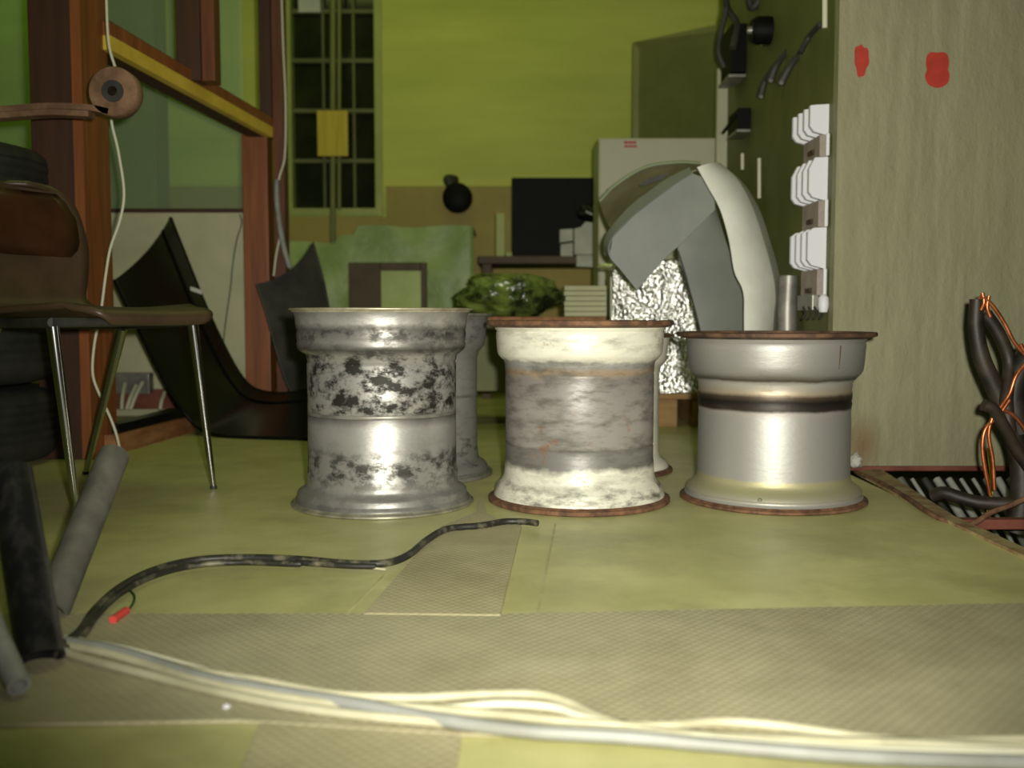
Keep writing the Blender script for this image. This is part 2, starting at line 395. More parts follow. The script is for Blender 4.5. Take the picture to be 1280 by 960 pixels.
# ================================================================ SETTING
XE = 0.95            # right-hand edge of the raised floor, trench beyond
o = bxl('floor', (-4.4, -1.0, -0.06), (XE, 6.3, 0), M['floor'], bev=0, kind='structure')
o = bxl('floor_trench', (XE, -1.0, -0.55), (3.2, 6.3, -0.45), M['trench'], bev=0, kind='structure')
o.name = 'floor_trench'
bxl('trim_1', (XE - .05, -1.0, -0.45), (XE - .01, 2.93, -0.06), M['trench'], bev=0, kind='structure')
bxl('ceiling', (-4.4, -1.0, 3.1), (3.2, 6.4, 3.2), M['ceil'], bev=0, kind='structure')
YB = 6.2
bm = bmesh.new()
WX0, WX1, WZ0, WZ1 = P(358, 265, YB).x, P(479, 265, YB).x, P(400, 266, YB).z, 2.75
for a, b in (((-4.4, YB, 0), (WX0, YB + .12, 3.1)), ((WX1, YB, 0), (3.2, YB + .12, 3.1)), ((WX0, YB, 0), (WX1, YB + .12, WZ0)), ((WX0, YB, WZ1), (WX1, YB + .12, 3.1))):
    box(bm, a, b)
tag(link('wall_back', bm, M['wall']), kind='structure')
zw = P(500, 233, YB).z
bm = bmesh.new()
box(bm, (WX1 + .02, YB - .02, .35), (3.1, YB, zw)); box(bm, (-4.3, YB - .02, .35), (WX0 - .02, YB, zw)); box(bm, (WX0 - .02, YB - .02, .35), (WX1 + .02, YB, WZ0 - .03))
tag(link('trim_2', bm, M['wains']), kind='structure')
bm = bmesh.new(); box(bm, (-4.3, YB - .015, .105), (3.1, YB, .35)); tag(link('trim_3', bm, M['mgreen']), kind='structure')
bxl('baseboard_back', (-4.3, YB - .03, 0), (3.1, YB, .1), M['black'], kind='structure')
bxl('trim_4', (-4.3, YB - .035, .1), (3.1, YB, .125), M['cabinet'], kind='structure')
bxl('wall_left', (-4.5, -1, 0), (-4.4, 6.3, 3.1), M['wall'], bev=0, kind='structure')
# back wall window, night outside
wn = bpy.data.objects.new('window_1', None); C.objects.link(wn); wn.location = ((WX0 + WX1) / 2, YB, WZ0); wn['kind'] = 'structure'
bm = bmesh.new(); fw = .045
box(bm, (WX0, YB - .02, WZ0), (WX0 + fw, YB + .1, WZ1)); box(bm, (WX1 - fw, YB - .02, WZ0), (WX1, YB + .1, WZ1))
box(bm, (WX0, YB - .03, WZ0 - .02), (WX1, YB + .1, WZ0 + .025)); box(bm, (WX0, YB - .02, WZ1 - fw), (WX1, YB + .1, WZ1))
link('window_frame', bm, M['sash'], wn)
bm = bmesh.new()
for py in (200, 137, 74, 12, -50):
    z = P(400, py, YB).z; box(bm, (WX0 + fw, YB + .03, z - .012), (WX1 - fw, YB + .06, z + .012))
for px in (403, 441):
    x = P(px, 100, YB).x; box(bm, (x - .008, YB + .035, WZ0), (x + .008, YB + .055, WZ1))
link('glazing_bars', bm, M['dgreen'], wn)
bxl('pane', (WX0 + .02, YB + .07, WZ0), (WX1 - .02, YB + .08, WZ1 - .01), M['glassdark'], wn, bev=0)
a = P(400, 200, YB); b = P(437, 139, YB)
tag(bxl('yellow_patch', (a.x, YB - .078, a.z + .012), (b.x, YB - .07, b.z - .012), M['yellowpatch']), 'flat yellow patch over the green pipes in front of the dark barred window', 'patch')  # flat yellow plate over one cell of the window
bm = bmesh.new(); tube(bm, [P(416, 318, YB - .05), P(416, -70, YB - .05)], .018); tube(bm, [P(424, 262, YB - .05), P(424, -70, YB - .05)], .012)
tag(link('window_pipe', bm, M['mgreen'], smooth=True), 'pair of thin green painted pipes running up in front of the barred window', 'pipe')
a = P(372, 14, YB); b = P(399, -45, YB)
tag(bxl('pale_pane_patch', (a.x, YB + .02, a.z), (b.x, YB + .03, b.z), M['paper']), 'pale patch standing in for brightness in the top left pane of the barred window', 'patch')  # pale plate added to imitate the bright window cell

nt = M['floor'].node_tree; b_ = nt.nodes['Principled BSDF']
src = b_.inputs['Base Color'].links[0].from_socket
sc1 = ramp(nt, noise_node(nt, 55, 4, .75, (1, .5, 1), w=4), [(.68, (0, 0, 0)), (.74, (.5, .5, .5))])
sc2 = ramp(nt, noise_node(nt, 3.2, 7, .7, w=8), [(.5, (0, 0, 0)), (.72, (.6, .6, .6))])
c_ = mixc(nt, sc1, src, rgb(216, 212, 172)); c_ = mixc(nt, sc2, c_, rgb(146, 140, 100))
nt.links.new(c_, b_.inputs['Base Color'])

# right-hand partition: pale front, green left side
YW = 2.93; YG = 4.42
bxl('wall_right', (.946, YW, -.005), (3.1, YW + .035, 3.1), M['plaster'], bev=0, kind='structure')
bxl('wall_right_side', (.945, YW + .036, 0.0), (.985, YG, 3.1), M['dgreen'], bev=0, kind='structure')
bxl('trim_5', (.99, YW - .012, -.014), (3.1, YW + .01, .0), M['red'], kind='structure')
bxl('trim_6', (.9, YG, .0), (.99, YG + .04, P(910, 85, YG).z), M['cabinet'], kind='structure')

# glazed booth far left: board below, glass above
YP = 4.45
zt = P(220, 266, YP).z
xr = P(306, 300, YP).x
bxl('wall_left_booth', (-4.2, YP, 0), (xr, YP + .04, zt), M['panel'], bev=0, kind='structure')
bxl('baseboard_left', (-4.2, YP - .02, .03), (xr - .005, YP, .12), M['red'], kind='structure')
wn2 = bpy.data.objects.new('window_2', None); C.objects.link(wn2); wn2.location = (-2.6, YP, zt); wn2['kind'] = 'structure'
bm = bmesh.new(); box(bm, (-4.2, YP - .01, zt), (xr, YP + .05, zt + .018)); link('window_sill', bm, M['post_dark'], wn2)
bm = bmesh.new(); box(bm, (-4.2, YP + .015, zt + .018), (xr, YP + .021, 3.05)); link('pane', bm, M['glass'], wn2)
# darker green pillar seen through the booth glass
bxl('wall_pillar', (P(60, 200, 5.6).x, 5.6, 0), (P(196, 200, 5.6).x, 5.8, 3.1), M['mgreen'], bev=0, kind='structure')

# ================================================================ FLOOR SHEETS
def sheet_on_floor(pts, t, mat, label, group=None, z=0.0005):
    bm = prism(bmesh.new(), [Vector((p.x, p.y, z)) for p in pts], (0, 0, t))
    o = link('plywood_sheet', bm, mat); tag(o, label, 'board', group); return o
nl = G(-120, 771); nr = G(1400, 755)
e0 = G(-120, 912); e1 = G(300, 905); e2 = G(575, 922); e3 = G(1500, 930)
sheet_on_floor([nl, G(640, 771), nr, Vector((.94, nr.y, 0)), Vector((.94, e3.y, 0)), e2, e1, e0], .004, M['ply'], 'wide pale waffle-patterned plywood sheet across the front, under the cables', z=.001)
sheet_on_floor([G(455, 771.5), G(625, 773.5), G(652, 660), G(626, 654), G(609, 645), G(605, 628), G(599, 628), G(596, 643), G(552, 661)], .005, M['ply2'], 'narrow pale plywood strip running back between the left and middle rims', z=.001)
sheet_on_floor([G(325, 909), G(577, 925), G(556, 1060), G(262, 1060)], .004, M['ply2'], 'small pale plywood board at the bottom edge, left of centre', z=.001)
seam = mk('dusty_seam_paint', rgb(186, 180, 134), rgb(160, 156, 108), 20, rough=.6)
bm = bmesh.new()
for p0, p1, wd in ((G(672, 768), G(694, 655), .004), (G(432, 768), (G(482, 718)), .003), (G(120, 772), G(430, 769), .004), (G(660, 770), G(1280, 756), .003)):
    d = (p1 - p0).normalized(); s = Vector((-d.y, d.x, 0)) * wd / 2
    prism(bm, [p0 - s, p1 - s, p1 + s, p0 + s], (0, 0, .0016))
tag(link('trim_7', bm, seam), kind='structure')

# ================================================================ WHEEL RIMS
def rim(px, Yc, H, r_px, prof, mat, fl_top, fl_bot, label, group=None, extra=None):
    """prof: list of (z fraction, radius fraction) from the base to the top of the barrel"""
    k = r_px
    t = empty('wheel_rim', (P(px, 500, Yc).x, Yc, 0), label, 'wheel rim', group)
    th = .007
    out = []
    # smooth the profile a little
    pr = [(z * H, r * k) for z, r in prof]
    outer = [(r, z) for z, r in pr]; inner = [(r - th, z) for z, r in reversed(pr)]
    bm = lathe(bmesh.new(), outer + inner, seg=128)
    b = link('barrel', bm, mat, t, smooth=True, loc=(0, 0, 0))
    z0, r0 = pr[0]; z1, r1 = pr[-1]
    ft = fl_top; fb = fl_bot
    def flange(z, r, R, up, m, thick):
        s = 1 if up else -1
        p = [(r - th, z - s * .001), (r + .002, z - s * .003), (R - .006, z + s * .001), (R, z + s * .003), (R, z + s * (thick - .002)), (R - .003, z + s * thick), (r - th, z + s * thick)]
        o = link('flange', lathe(bmesh.new(), p, seg=128), m, t, smooth=True, loc=(0, 0, 0)); return o
    f1 = flange(z1, r1, ft[0] * k, True, ft[1], H - z1)
    f2 = flange(z0, r0, fb[0] * k, False, fb[1], z0)
    rd = min(r for z, r in pr) - th
    d = [(rd, .62 * H), (rd - .02, .6 * H), (.075, .56 * H), (.075, .55 * H), (rd - .02, .59 * H), (rd, .6 * H)]
    link('wheel_disc', lathe(bmesh.new(), d, seg=64), M['steelg'], t, smooth=True, loc=(0, 0, 0))
    if extra: extra(t, pr, k, H)
    return t
# radius unit: bottom flange = 1.0
def weld(frac, rr, mat):
    def f(t, pr, k, H):
        bm = bmesh.new(); r = rr * k
        lathe(bm, [(r - .003, frac * H - .004), (r + .001, frac * H - .0035), (r + .0022, frac * H), (r + .001, frac * H + .0035), (r - .003, frac * H + .004)], seg=128)
        link('weld_bead', bm, mat, t, smooth=True, loc=(0, 0, 0))
    return f
prof1 = [(.02, .955), (.035, .95), (.042, .93), (.05, .925), (.07, .92), (.08, .905), (.088, .87), (.096, .838), (.11, .826), (.13, .82), (.16, .828), (.175, .818), (.2, .812), (.46, .808), (.468, .80), (.476, .808), (.72, .812), (.73, .80), (.74, .812), (.765, .82), (.775, .845), (.785, .885), (.80, .91), (.82, .918), (.835, .908), (.85, .918), (.87, .922), (.89, .915), (.905, .925), (.93, .928), (.955, .935), (.975, .945), (.985, .955)]
rim(478, 2.35, .462, .216, prof1, R1, (1.0, mk('pale_worn_flange', rgb(150, 140, 118), rgb(182, 174, 152), 30, rough=.45, metal=.4)), (1.0, mk('grey_worn_flange', rgb(130, 128, 112), rgb(170, 166, 148), 20, rough=.4, metal=.5)),
    'blotchy bare-metal wheel rim, front left, mottled silver and black', extra=weld(.473, .803, M['steelg']))
prof1b = [(.03, .95), (.06, .93), (.08, .9), (.095, .85), (.11, .82), (.16, .805), (.2, .80), (.5, .795), (.72, .80), (.76, .82), (.785, .86), (.81, .9), (.85, .91), (.9, .92), (.96, .94), (.98, .95)]
rim(520, 2.78, .452, .215, prof1b, R1b, (1.0, M['steelg']), (1.0, M['steelg']),
    'dull grey wheel rim standing behind the blotchy left rim', extra=weld(.5, .797, M['steelg']))
prof2 = [(.03, .95), (.05, .945), (.06, .93), (.085, .925), (.1, .905), (.12, .865), (.14, .84), (.165, .832), (.2, .828), (.23, .825), (.245, .82), (.31, .82), (.32, .808), (.33, .82), (.7, .822), (.708, .815), (.716, .822), (.76, .826), (.78, .84), (.795, .875), (.81, .9), (.83, .912), (.86, .918), (.9, .924), (.93, .925), (.94, .915), (.95, .935), (.968, .945)]
rim(724, 2.385, .434, .217, prof2, R2, (1.03, M['rust']), (1.01, M['rust']),
    'white painted wheel rim with rusty flanges, middle of the front row')
prof3 = [(.025, .95), (.035, .955), (.045, .935), (.055, .93), (.065, .942), (.085, .925), (.105, .875), (.12, .84), (.14, .822), (.17, .815), (.5, .812), (.51, .808), (.56, .812), (.585, .82), (.6, .811), (.615, .82), (.65, .82), (.66, .812), (.68, .818), (.705, .82), (.72, .835), (.74, .87), (.76, .905), (.78, .925), (.82, .935), (.9, .945), (.93, .948), (.94, .94), (.95, .952), (.97, .965)]
def ex3(t, pr, k, H):
    bm = bmesh.new(); v = G(920, 620)
    # a small bright ring on the lower shoulder, left of the middle
    a = math.radians(-112); r = .94 * k
    c = Vector((r * math.cos(a), r * math.sin(a), .075 * H))
    bm = lathe(bmesh.new(), [(.0022, 0), (.005, 0), (.005, .003), (.0022, .003)], seg=20, axis='Y')
    bmesh.ops.rotate(bm, verts=bm.verts, cent=(0, 0, 0), matrix=Matrix.Rotation(a + math.pi / 2, 3, 'Z'))
    bmesh.ops.translate(bm, verts=bm.verts, vec=c)
    link('bright_ring', bm, M['chrome'], t, smooth=True, loc=(0, 0, 0))
    bm = bmesh.new()
    a = math.radians(-62)
    tube(bm, [Vector((math.cos(a) * rr * k, math.sin(a) * rr * k, z * H)) for z, rr in ((.80, .926), (.86, .94), (.93, .949))], .0016, 8)
    link('weld_seam', bm, M['rustdark'], t, smooth=True, loc=(0, 0, 0))
rim(967, 2.40, .406, .221, prof3, R3, (1.06, M['rustdark']), (1.005, M['rust']),
    'clean silver wheel rim with a dark band round its neck, front right', extra=ex3)
rim(754, 2.86, .395, .20, prof1b, R4, (1.0, M['rust']), (1.0, M['rust']), 'white rim with rusty foot, almost hidden behind the middle white rim')

# ================================================================ BROWN CHAIR
Af, Bf, Cf = G(97, 652), G(267, 611), Vector((-1.2, 2.77, 0))
u = Vector((.92, -.39, 0)).normalized(); v = Vector((.39, .92, 0)).normalized()
Df = Af + (Cf - Bf); cc = (Af + Cf) / 2
ch = empty('shell_chair', (cc.x, cc.y, 0), 'brown shell chair with chrome legs and dark padded back, facing right', 'chair')
def cp(a, b, z): return cc + u * a + v * b + Vector((0, 0, z))
prof = [(.255, .425, .155), (.262, .436, .175), (.25, .45, .19), (.2, .458, .2), (.08, .452, .205), (-.06, .446, .205), (-.13, .45, .2), (-.175, .475, .195), (-.2, .53, .212), (-.215, .6, .218), (-.23, .68, .214), (-.243, .735, .202), (-.25, .765, .18), (-.253, .78, .14), (-.254, .785, .06)]
bm = bmesh.new(); rows = []
dense = spline([Vector(p) for p in prof], 4)
nu = 16
for p in dense:
    row = []
    for k in range(nu + 1):
        s = -1 + 2 * k / nu
        back = max(0, min(1, (p.y - .47) / .15))
        a = p.x + back * .035 * s * s; z = p.y + (1 - back) * (.012 * s * s * (1 if p.x < .2 else .2))
        row.append(cp(a, s * p.z, z))
    rows.append(row)
V1 = [[bm.verts.new(q) for q in r] for r in rows]
for i in range(len(V1) - 1):
    for k in range(nu): bm.faces.new((V1[i][k], V1[i][k + 1], V1[i + 1][k + 1], V1[i + 1][k]))
bmesh.ops.recalc_face_normals(bm, faces=bm.faces)
so = link('seat_shell', bm, M['shell'], ch, smooth=True)
md = so.modifiers.new('thickness', 'SOLIDIFY'); md.thickness = .013; md.offset = 0
def pad(name, z0, z1, hw, off, mat):
    A, B = [], []
    bm = bmesh.new(); rows = []
    for i in range(9):
        z = z0 + (z1 - z0) * i / 8; e = abs(i / 4 - 1) ** 4
        a = -.2 - (z - .53) * .21 + off - .010 * e
        h = hw - .03 * e - (.012 if i > 5 else 0)
        rows.append([cp(a + .03 * (-1 + k / 5) ** 2 - .010 * abs(-1 + k / 5) ** 6, h * (-1 + k / 5), z) for k in range(11)])
    Vv = [[bm.verts.new(q) for q in r] for r in rows]
    for i in range(8):
        for k in range(10): bm.faces.new((Vv[i][k], Vv[i][k + 1], Vv[i + 1][k + 1], Vv[i + 1][k]))
    o = link(name, bm, mat, ch, smooth=True)
    m = o.modifiers.new('thickness', 'SOLIDIFY'); m.thickness = .014; m.offset = 0
    return o
pad('back_pad', .6, .765, .19, .016, M['pad'])
def seatpoint(a, b): return cp(a, b, .418)
tops = [seatpoint(.17, -.13), seatpoint(.17, .14), seatpoint(-.12, .13), seatpoint(-.12, -.13)]
tops[0] = P(66, 408, 2.09); tops[1] = P(241, 406, 2.49); tops[2] = P(153, 411, 2.66)
for fpt, tp in zip((Af, Bf, Cf, Df), tops):
    d = (tp - fpt)
    lg = link('leg', tube(bmesh.new(), [fpt + Vector((0, 0, .006)), fpt + d * .5, fpt + d], (.0075, .0135), 16), M['chrome'], ch, smooth=True)
    link('foot_cap', tube(bmesh.new(), [fpt + Vector((0, 0, .0)), fpt + Vector((0, 0, .008))], .009, 12), M['black_mat'], lg, smooth=True)
bm = bmesh.new()
ring = [tops[0] + Vector((0, 0, .008)), tops[1] + Vector((0, 0, .008)), tops[2] + Vector((0, 0, .008)), tops[3] + Vector((0, 0, .008)), tops[0] + Vector((0, 0, .008))]
for a, b in zip(ring, ring[1:]): tube(bm, [a, (a + b) / 2, b], .011, 10)
link('under_frame', bm, M['black_mat'], ch, smooth=True)

# ================================================================ TYRE STACK + LEAF SPRING
tc_ = Vector((-1.735, 2.99, 0)); tR = .33
def tyre(z, name_label, tw=.236):
    R = tR; h = tw; p = []
    prof = [(.19, .03), (.2, .012), (.25, .0), (.30, .012), (.322, .03), (R, .05)]
    tr = []
    n = 5
    for i in range(n):
        z0 = .05 + (h - .1) * i / n; z1 = .05 + (h - .1) * (i + 1) / n
        tr += [(R, z0 + .002), (R, z1 - .01), (R - .003, z1 - .007), (R - .003, z1 - .001)]
    up = [(R, h - .05), (.322, h - .03), (.30, h - .012), (.25, h), (.2, h - .012), (.19, h - .03)]
    inner = [(.2, h * .7), (.2, h * .3)]
    bm = lathe(bmesh.new(), prof + tr + up + inner, seg=80)
    t = link('tyre', bm, M['rubber'], None, smooth=True, loc=(0, 0, 0))
    t.location = (tc_.x, tc_.y, z)
    return tag(t, name_label, 'tyre', 'tyres stacked behind the chair')
for i, s in enumerate(('black tyre at the very bottom of the stack behind the brown chair', 'second tyre up in the stack behind the brown chair', 'third tyre up in the stack, behind the chair back', 'topmost black tyre of the stack, under the rusty leaf spring')):
    tyre(i * .2385, s)
ls = empty('leaf_spring', (-1.6, 2.74, .96), 'rusty leaf spring with a rolled eye lying on top of the tyre stack', 'leaf spring')
Yl = 2.70
ec = P(141, 114, Yl)
bm = bmesh.new()
up_ = [P(-130, 141, Yl), P(-60, 139, Yl), P(0, 136, Yl), P(60, 132, Yl), P(110, 134, Yl), P(135, 139, Yl)]
A = [q for q in up_]; B = [q + Vector((0, .045, 0)) for q in up_]
for q in range(2):
    off = Vector((0, 0, -.0165 * q))
    nn = len(A) - (0 if q == 0 else 1)
    sheet(bm, [x + off for x in A[:nn]], [x + off for x in B[:nn]], t=.0155, nu=3)
link('leaf', bm, M['rusty'], ls, smooth=True)
bm = lathe(bmesh.new(), [(.0405, .0), (.064, .0), (.0665, .003), (.0665, .042), (.064, .045), (.0405, .045)], (ec.x, Yl, ec.z), 48, axis='Y')
link('spring_eye', bm, M['rusty'], ls, smooth=True)
bsh = link('bushing', lathe(bmesh.new(), [(.013, .0), (.0405, .0), (.0405, .045), (.013, .045)], (ec.x, Yl, ec.z), 40, axis='Y'), M['rusty'], ls, smooth=True)
link('bushing_sleeve', lathe(bmesh.new(), [(.013, -.004), (.029, -.004), (.029, .048), (.013, .048)], (ec.x, Yl, ec.z), 40, axis='Y'), M['black_mat'], bsh, smooth=True)

# ================================================================ TIMBER PARTITION FRAME
x1 = P(100, 400, 3.06).x; xl = P(46, 400, 3.06).x
fr = empty('timber_partition', (x1, 3.4, 0), 'brown timber partition frame with a yellow-edged rail, behind the chair', 'partition')
H3 = 3.08
bxl('post', (xl, 3.06, 0), (x1, 3.27, H3), M['post_dark'], fr)
xb = P(140, 300, 3.27).x
bm = bmesh.new(); xq = P(97, 400, 3.06).x
prism(bm, [(x1 + .001, 3.06, 0), (xb, 3.2, 0), (xb, 3.27, 0), (x1 + .001, 3.27, 0)], (0, 0, H3))
box(bm, (x1 - .0, 3.05, 0), (x1 + .03, 3.07, H3))
link('side_board', bm, M['post_or'], fr, label='orange varnished board on the post')
# far post, lower part bright, upper dark
pa = P(306, 400, 4.32); pb = P(337, 400, 4.32); zr = P(330, 168, 4.32).z
bxl('post', (pa.x, 4.32, 0), (pb.x, 4.42, zr), M['post_or'], fr, label='orange varnished lower post')
bxl('post', (P(322, 0, 4.36).x, 4.36, zr + .0), (P(337, 0, 4.36).x, 4.46, H3), M['post_dark'], fr)
bxl('side_board', (P(337.5, 0, 4.36).x, 4.37, 0), (P(351, 0, 4.36).x, 4.46, H3), mk('red_brown_wood', rgb(84, 46, 26), rgb(108, 60, 32), 6, rough=.6, stretch=(6, 6, .5)), fr)
# rail: from near post to far post, 1.3 m up
n0 = P(138, 62, 3.24); f0 = P(341, 172, 4.33)
n1 = P(138, 27, 3.24); f1 = P(341, 148, 4.33)
nm = P(138, 44, 3.24); fm = P(341, 159, 4.33)
def beam(name, a0, b0, a1, b1, dx, mat, lab=None):
    bm = bmesh.new(); D = Vector((dx, 0, 0))
    vs = [bm.verts.new(q) for q in (a0, b0, b1, a1, a0 + D, b0 + D, b1 + D, a1 + D)]
    for f in ((0, 1, 2, 3), (7, 6, 5, 4), (0, 4, 5, 1), (1, 5, 6, 2), (2, 6, 7, 3), (3, 7, 4, 0)): bm.faces.new([vs[i] for i in f])
    return link(name, bm, mat, fr, label=lab)
beam('rail_edge', n0, f0, nm, fm, -.03, M['yellow'], 'yellow painted lower edge of the rail')
beam('rail', nm, fm, n1, f1, -.03, M['post_or'])
nn_ = n0 - Vector((.031, 0, 0)); ff_ = f0 - Vector((.031, 0, 0))
beam('rail_backing', nn_, ff_, n1 + Vector((-.031, 0, .02)), f1 + Vector((-.031, 0, .02)), -.07, M['post_dark'])  # dark rail behind; its colour also stands in for the unlit underside
# stud above the rail
ys = 3.7; xs0 = P(220, 60, ys).x; xs1 = P(250, 60, ys).x
zs = P(240, 100, ys).z
bxl('stud', (xs0, ys, zs), (xs1, ys + .09, H3), M['post_dark'], fr)
bxl('stud_face', (xs1 + .001, ys + .01, zs - .0), (P(267, 60, ys).x, ys + .09, H3), mk('red_brown_face', rgb(92, 48, 24), rgb(112, 60, 30), 6, rough=.6, stretch=(6, 6, .5)), fr)
# sill on the floor
s0 = G(146, 568); s1 = G(243, 540)
bm = bmesh.new(); d = (s1 - s0); W = Vector((-.12, 0.0, 0))
prism(bm, [s0 + Vector((-.07, 0, .0)), s0, s1, s1 + W], (0, 0, .062))
link('sill', bm, M['brownwood'], fr)
bm = bmesh.new()
prism(bm, [s0 + Vector((-.05, .05, .063)), s0 + Vector((-.01, .05, .063)), s1 + Vector((-.02, 0, .063)), s1 + Vector((-.09, 0, .063))], (0, 0, .03))
tag(link('rubber_strip', bm, M['black_pl']), 'black rubber strip lying on the floor sill of the timber partition', 'strip')

# wires along the posts
def wire(name, pts, r, mat, label, cat='wire', seg=8, group=None):
    return tag(link(name, tube(bmesh.new(), pts, r, seg), mat, None, smooth=True), label, cat, group)
wire('white_wire', [P(133, -60, 3.04), P(133, 0, 3.04), P(136, 55, 3.04), P(145, 88, 3.03), P(150, 112, 3.03), P(139, 145, 3.03), P(148, 190, 3.04), P(155, 240, 3.04), P(150, 275, 3.04), P(138, 310, 3.04), P(132, 345, 3.04), P(126, 390, 3.04), P(118, 430, 3.03), P(116, 468, 3.02), P(126, 497, 3.02), P(137, 520, 3.02), P(146, 545, 3.02), G(152, 574, .004)], .0042, M['wirewhite'], 'white wire hanging down the near timber post behind the chair')
wire('hanging_cable', [P(350, -40, 4.33), P(352, 0, 4.33), P(354, 60, 4.33), P(357, 130, 4.32), P(356, 195, 4.32), P(349, 222, 4.32), P(346, 250, 4.32), P(350, 290, 4.32), P(345, 320, 4.32), P(342, 345, 4.32)], .0045, M['wirewhite'], 'thin white cord down the far timber post')
wire('hanging_cable', [P(346, 225, 4.29), P(346, 250, 4.29), P(350, 285, 4.29), P(355, 310, 4.28), P(362, 335, 4.28)], .012, M['greycab'], 'thicker grey cord ending beside the far timber post', 'cord')
wire('thin_wire', [P(300, 268, 4.43), P(302, 280, 4.43), P(296, 300, 4.43), P(291, 330, 4.43), P(288, 360, 4.43), P(280, 420, 4.43), P(278, 470, 4.43)], .0028, M['greenwire'], 'thin dark wire drooping over the pale booth board')
# junction box
jb = empty('junction_box', P(165, 488, 4.43), 'grey junction box with short cables, low on the pale booth board', 'junction box')
a = P(140, 492, 4.4); b = P(188, 466, 4.4)
bxl('cover', (a.x, 4.38, a.z), (b.x, 4.44, b.z), M['steelg'], jb)
bm = bmesh.new()
for (xa, ya, xb_, yb) in ((156, 480, 152, 512), (170, 482, 158, 512), (178, 478, 163, 512), (206, 490, 200, 512)):
    link('cable_tail', tube(bmesh.new(), [P(xa, ya, 4.36), P((xa + xb_) / 2 - 1, (ya + yb) / 2, 4.3), P(xb_, yb, 4.28)], .008, 8), M['wirewhite'], jb, smooth=True)

# ================================================================ BLACK MUDGUARDS
mg = empty('black_mudguard', (P(270, 540, 3.8).x, 3.9, 0), 'glossy black curved mudguard leaning on the pale booth board', 'mudguard')
L_ = [P(143, 350, 3.78), P(160, 385, 3.76), P(182, 430, 3.74), P(205, 475, 3.72), P(228, 512, 3.70), P(250, 536, 3.69), G(275, 545, .006), G(320, 547, .006), G(392, 549, .006)]
R_ = [P(213, 272, 4.3), P(232, 320, 4.28), P(256, 380, 4.25), P(280, 432, 4.2), P(300, 468, 4.15), P(318, 486, 4.1), P(345, 492, 4.08), P(372, 490, 4.05), P(402, 484, 4.05)]
mgs = link('shell', sheet(bmesh.new(), L_, R_, t=.008, nu=14, sag=(.014, -.0, -.014)), M['black_pl'], mg, smooth=True)
bm = bmesh.new()
for f in (.8,):
    pts = [a.lerp(b, f) + Vector((.014, 0, -.014)) * 4 * f * (1 - f) + Vector((.004, -.006, .004)) for a, b in zip(L_, R_)]
    tube(bm, pts, .006, 6)
link('stiffening_rib', bm, M['black_pl'], mgs, smooth=True)
bm = bmesh.new(); tube(bm, L_, .008, 8); tube(bm, R_, .008, 8)
link('rolled_edge', bm, M['black_pl'], mgs, smooth=True)
bm = bmesh.new(); c = (L_[2].lerp(R_[2], .83)) + Vector((.02, -.05, 0))
sq = [P(238, 358, 4.05), P(253, 363, 4.05), P(252, 368, 4.05), P(238, 363, 4.05)]
prism(bm, sq, (0, .006, 0)); link('sticker', bm, M['paper'], mgs, label='small white sticker')
mg2 = empty('grey_mudguard', (P(370, 500, 4.2).x, 4.25, 0), 'dull dark mudguard leaning at the far post, behind the left rim', 'mudguard')
L2 = [P(321, 355, 4.2), P(334, 395, 4.2), P(346, 440, 4.2), P(362, 485, 4.2), P(388, 512, 4.19), G(430, 529, .006)]
R2_ = [P(391, 303, 4.42), P(404, 350, 4.42), P(414, 400, 4.42), P(428, 450, 4.42), P(445, 480, 4.42), P(480, 500, 4.4)]
link('shell', sheet(bmesh.new(), L2, R2_, t=.008, nu=12, sag=(.02, 0, -.03)), M['black_mat'], mg2, smooth=True)
bm = bmesh.new(); tube(bm, L2, .006, 8); tube(bm, R2_, .006, 8); link('rolled_edge', bm, M['black_mat'], mg2, smooth=True)

# ================================================================ PIPES FRONT LEFT
def pipe(name, a, b, r, mat, label):
    e = empty(name, (a.x, a.y, 0), label, 'pipe')
    link('pipe_wall', hollow(bmesh.new(), a, b, r, .0045), mat, e, smooth=True)
    return e
a = G(52, 836, 0.0); a.z = .012
pipe('black_pipe', a, P(13, 590, 1.38), .0285, M['blacktube'], 'scuffed black pipe standing at the left edge, cut end up')
a = G(62, 768, .008)
pipe('grey_pipe', a, P(142, 570, 1.72), .0262, M['greytube'], 'dusty grey pipe leaning right behind the black pipe')
a = G(0, 855, .018); 
pipe('pale_pipe', G(24, 858, .016), P(-14, 772, 1.2), .0135, M['greycab'], 'pale grey pipe end low at the left edge behind the black pipe')

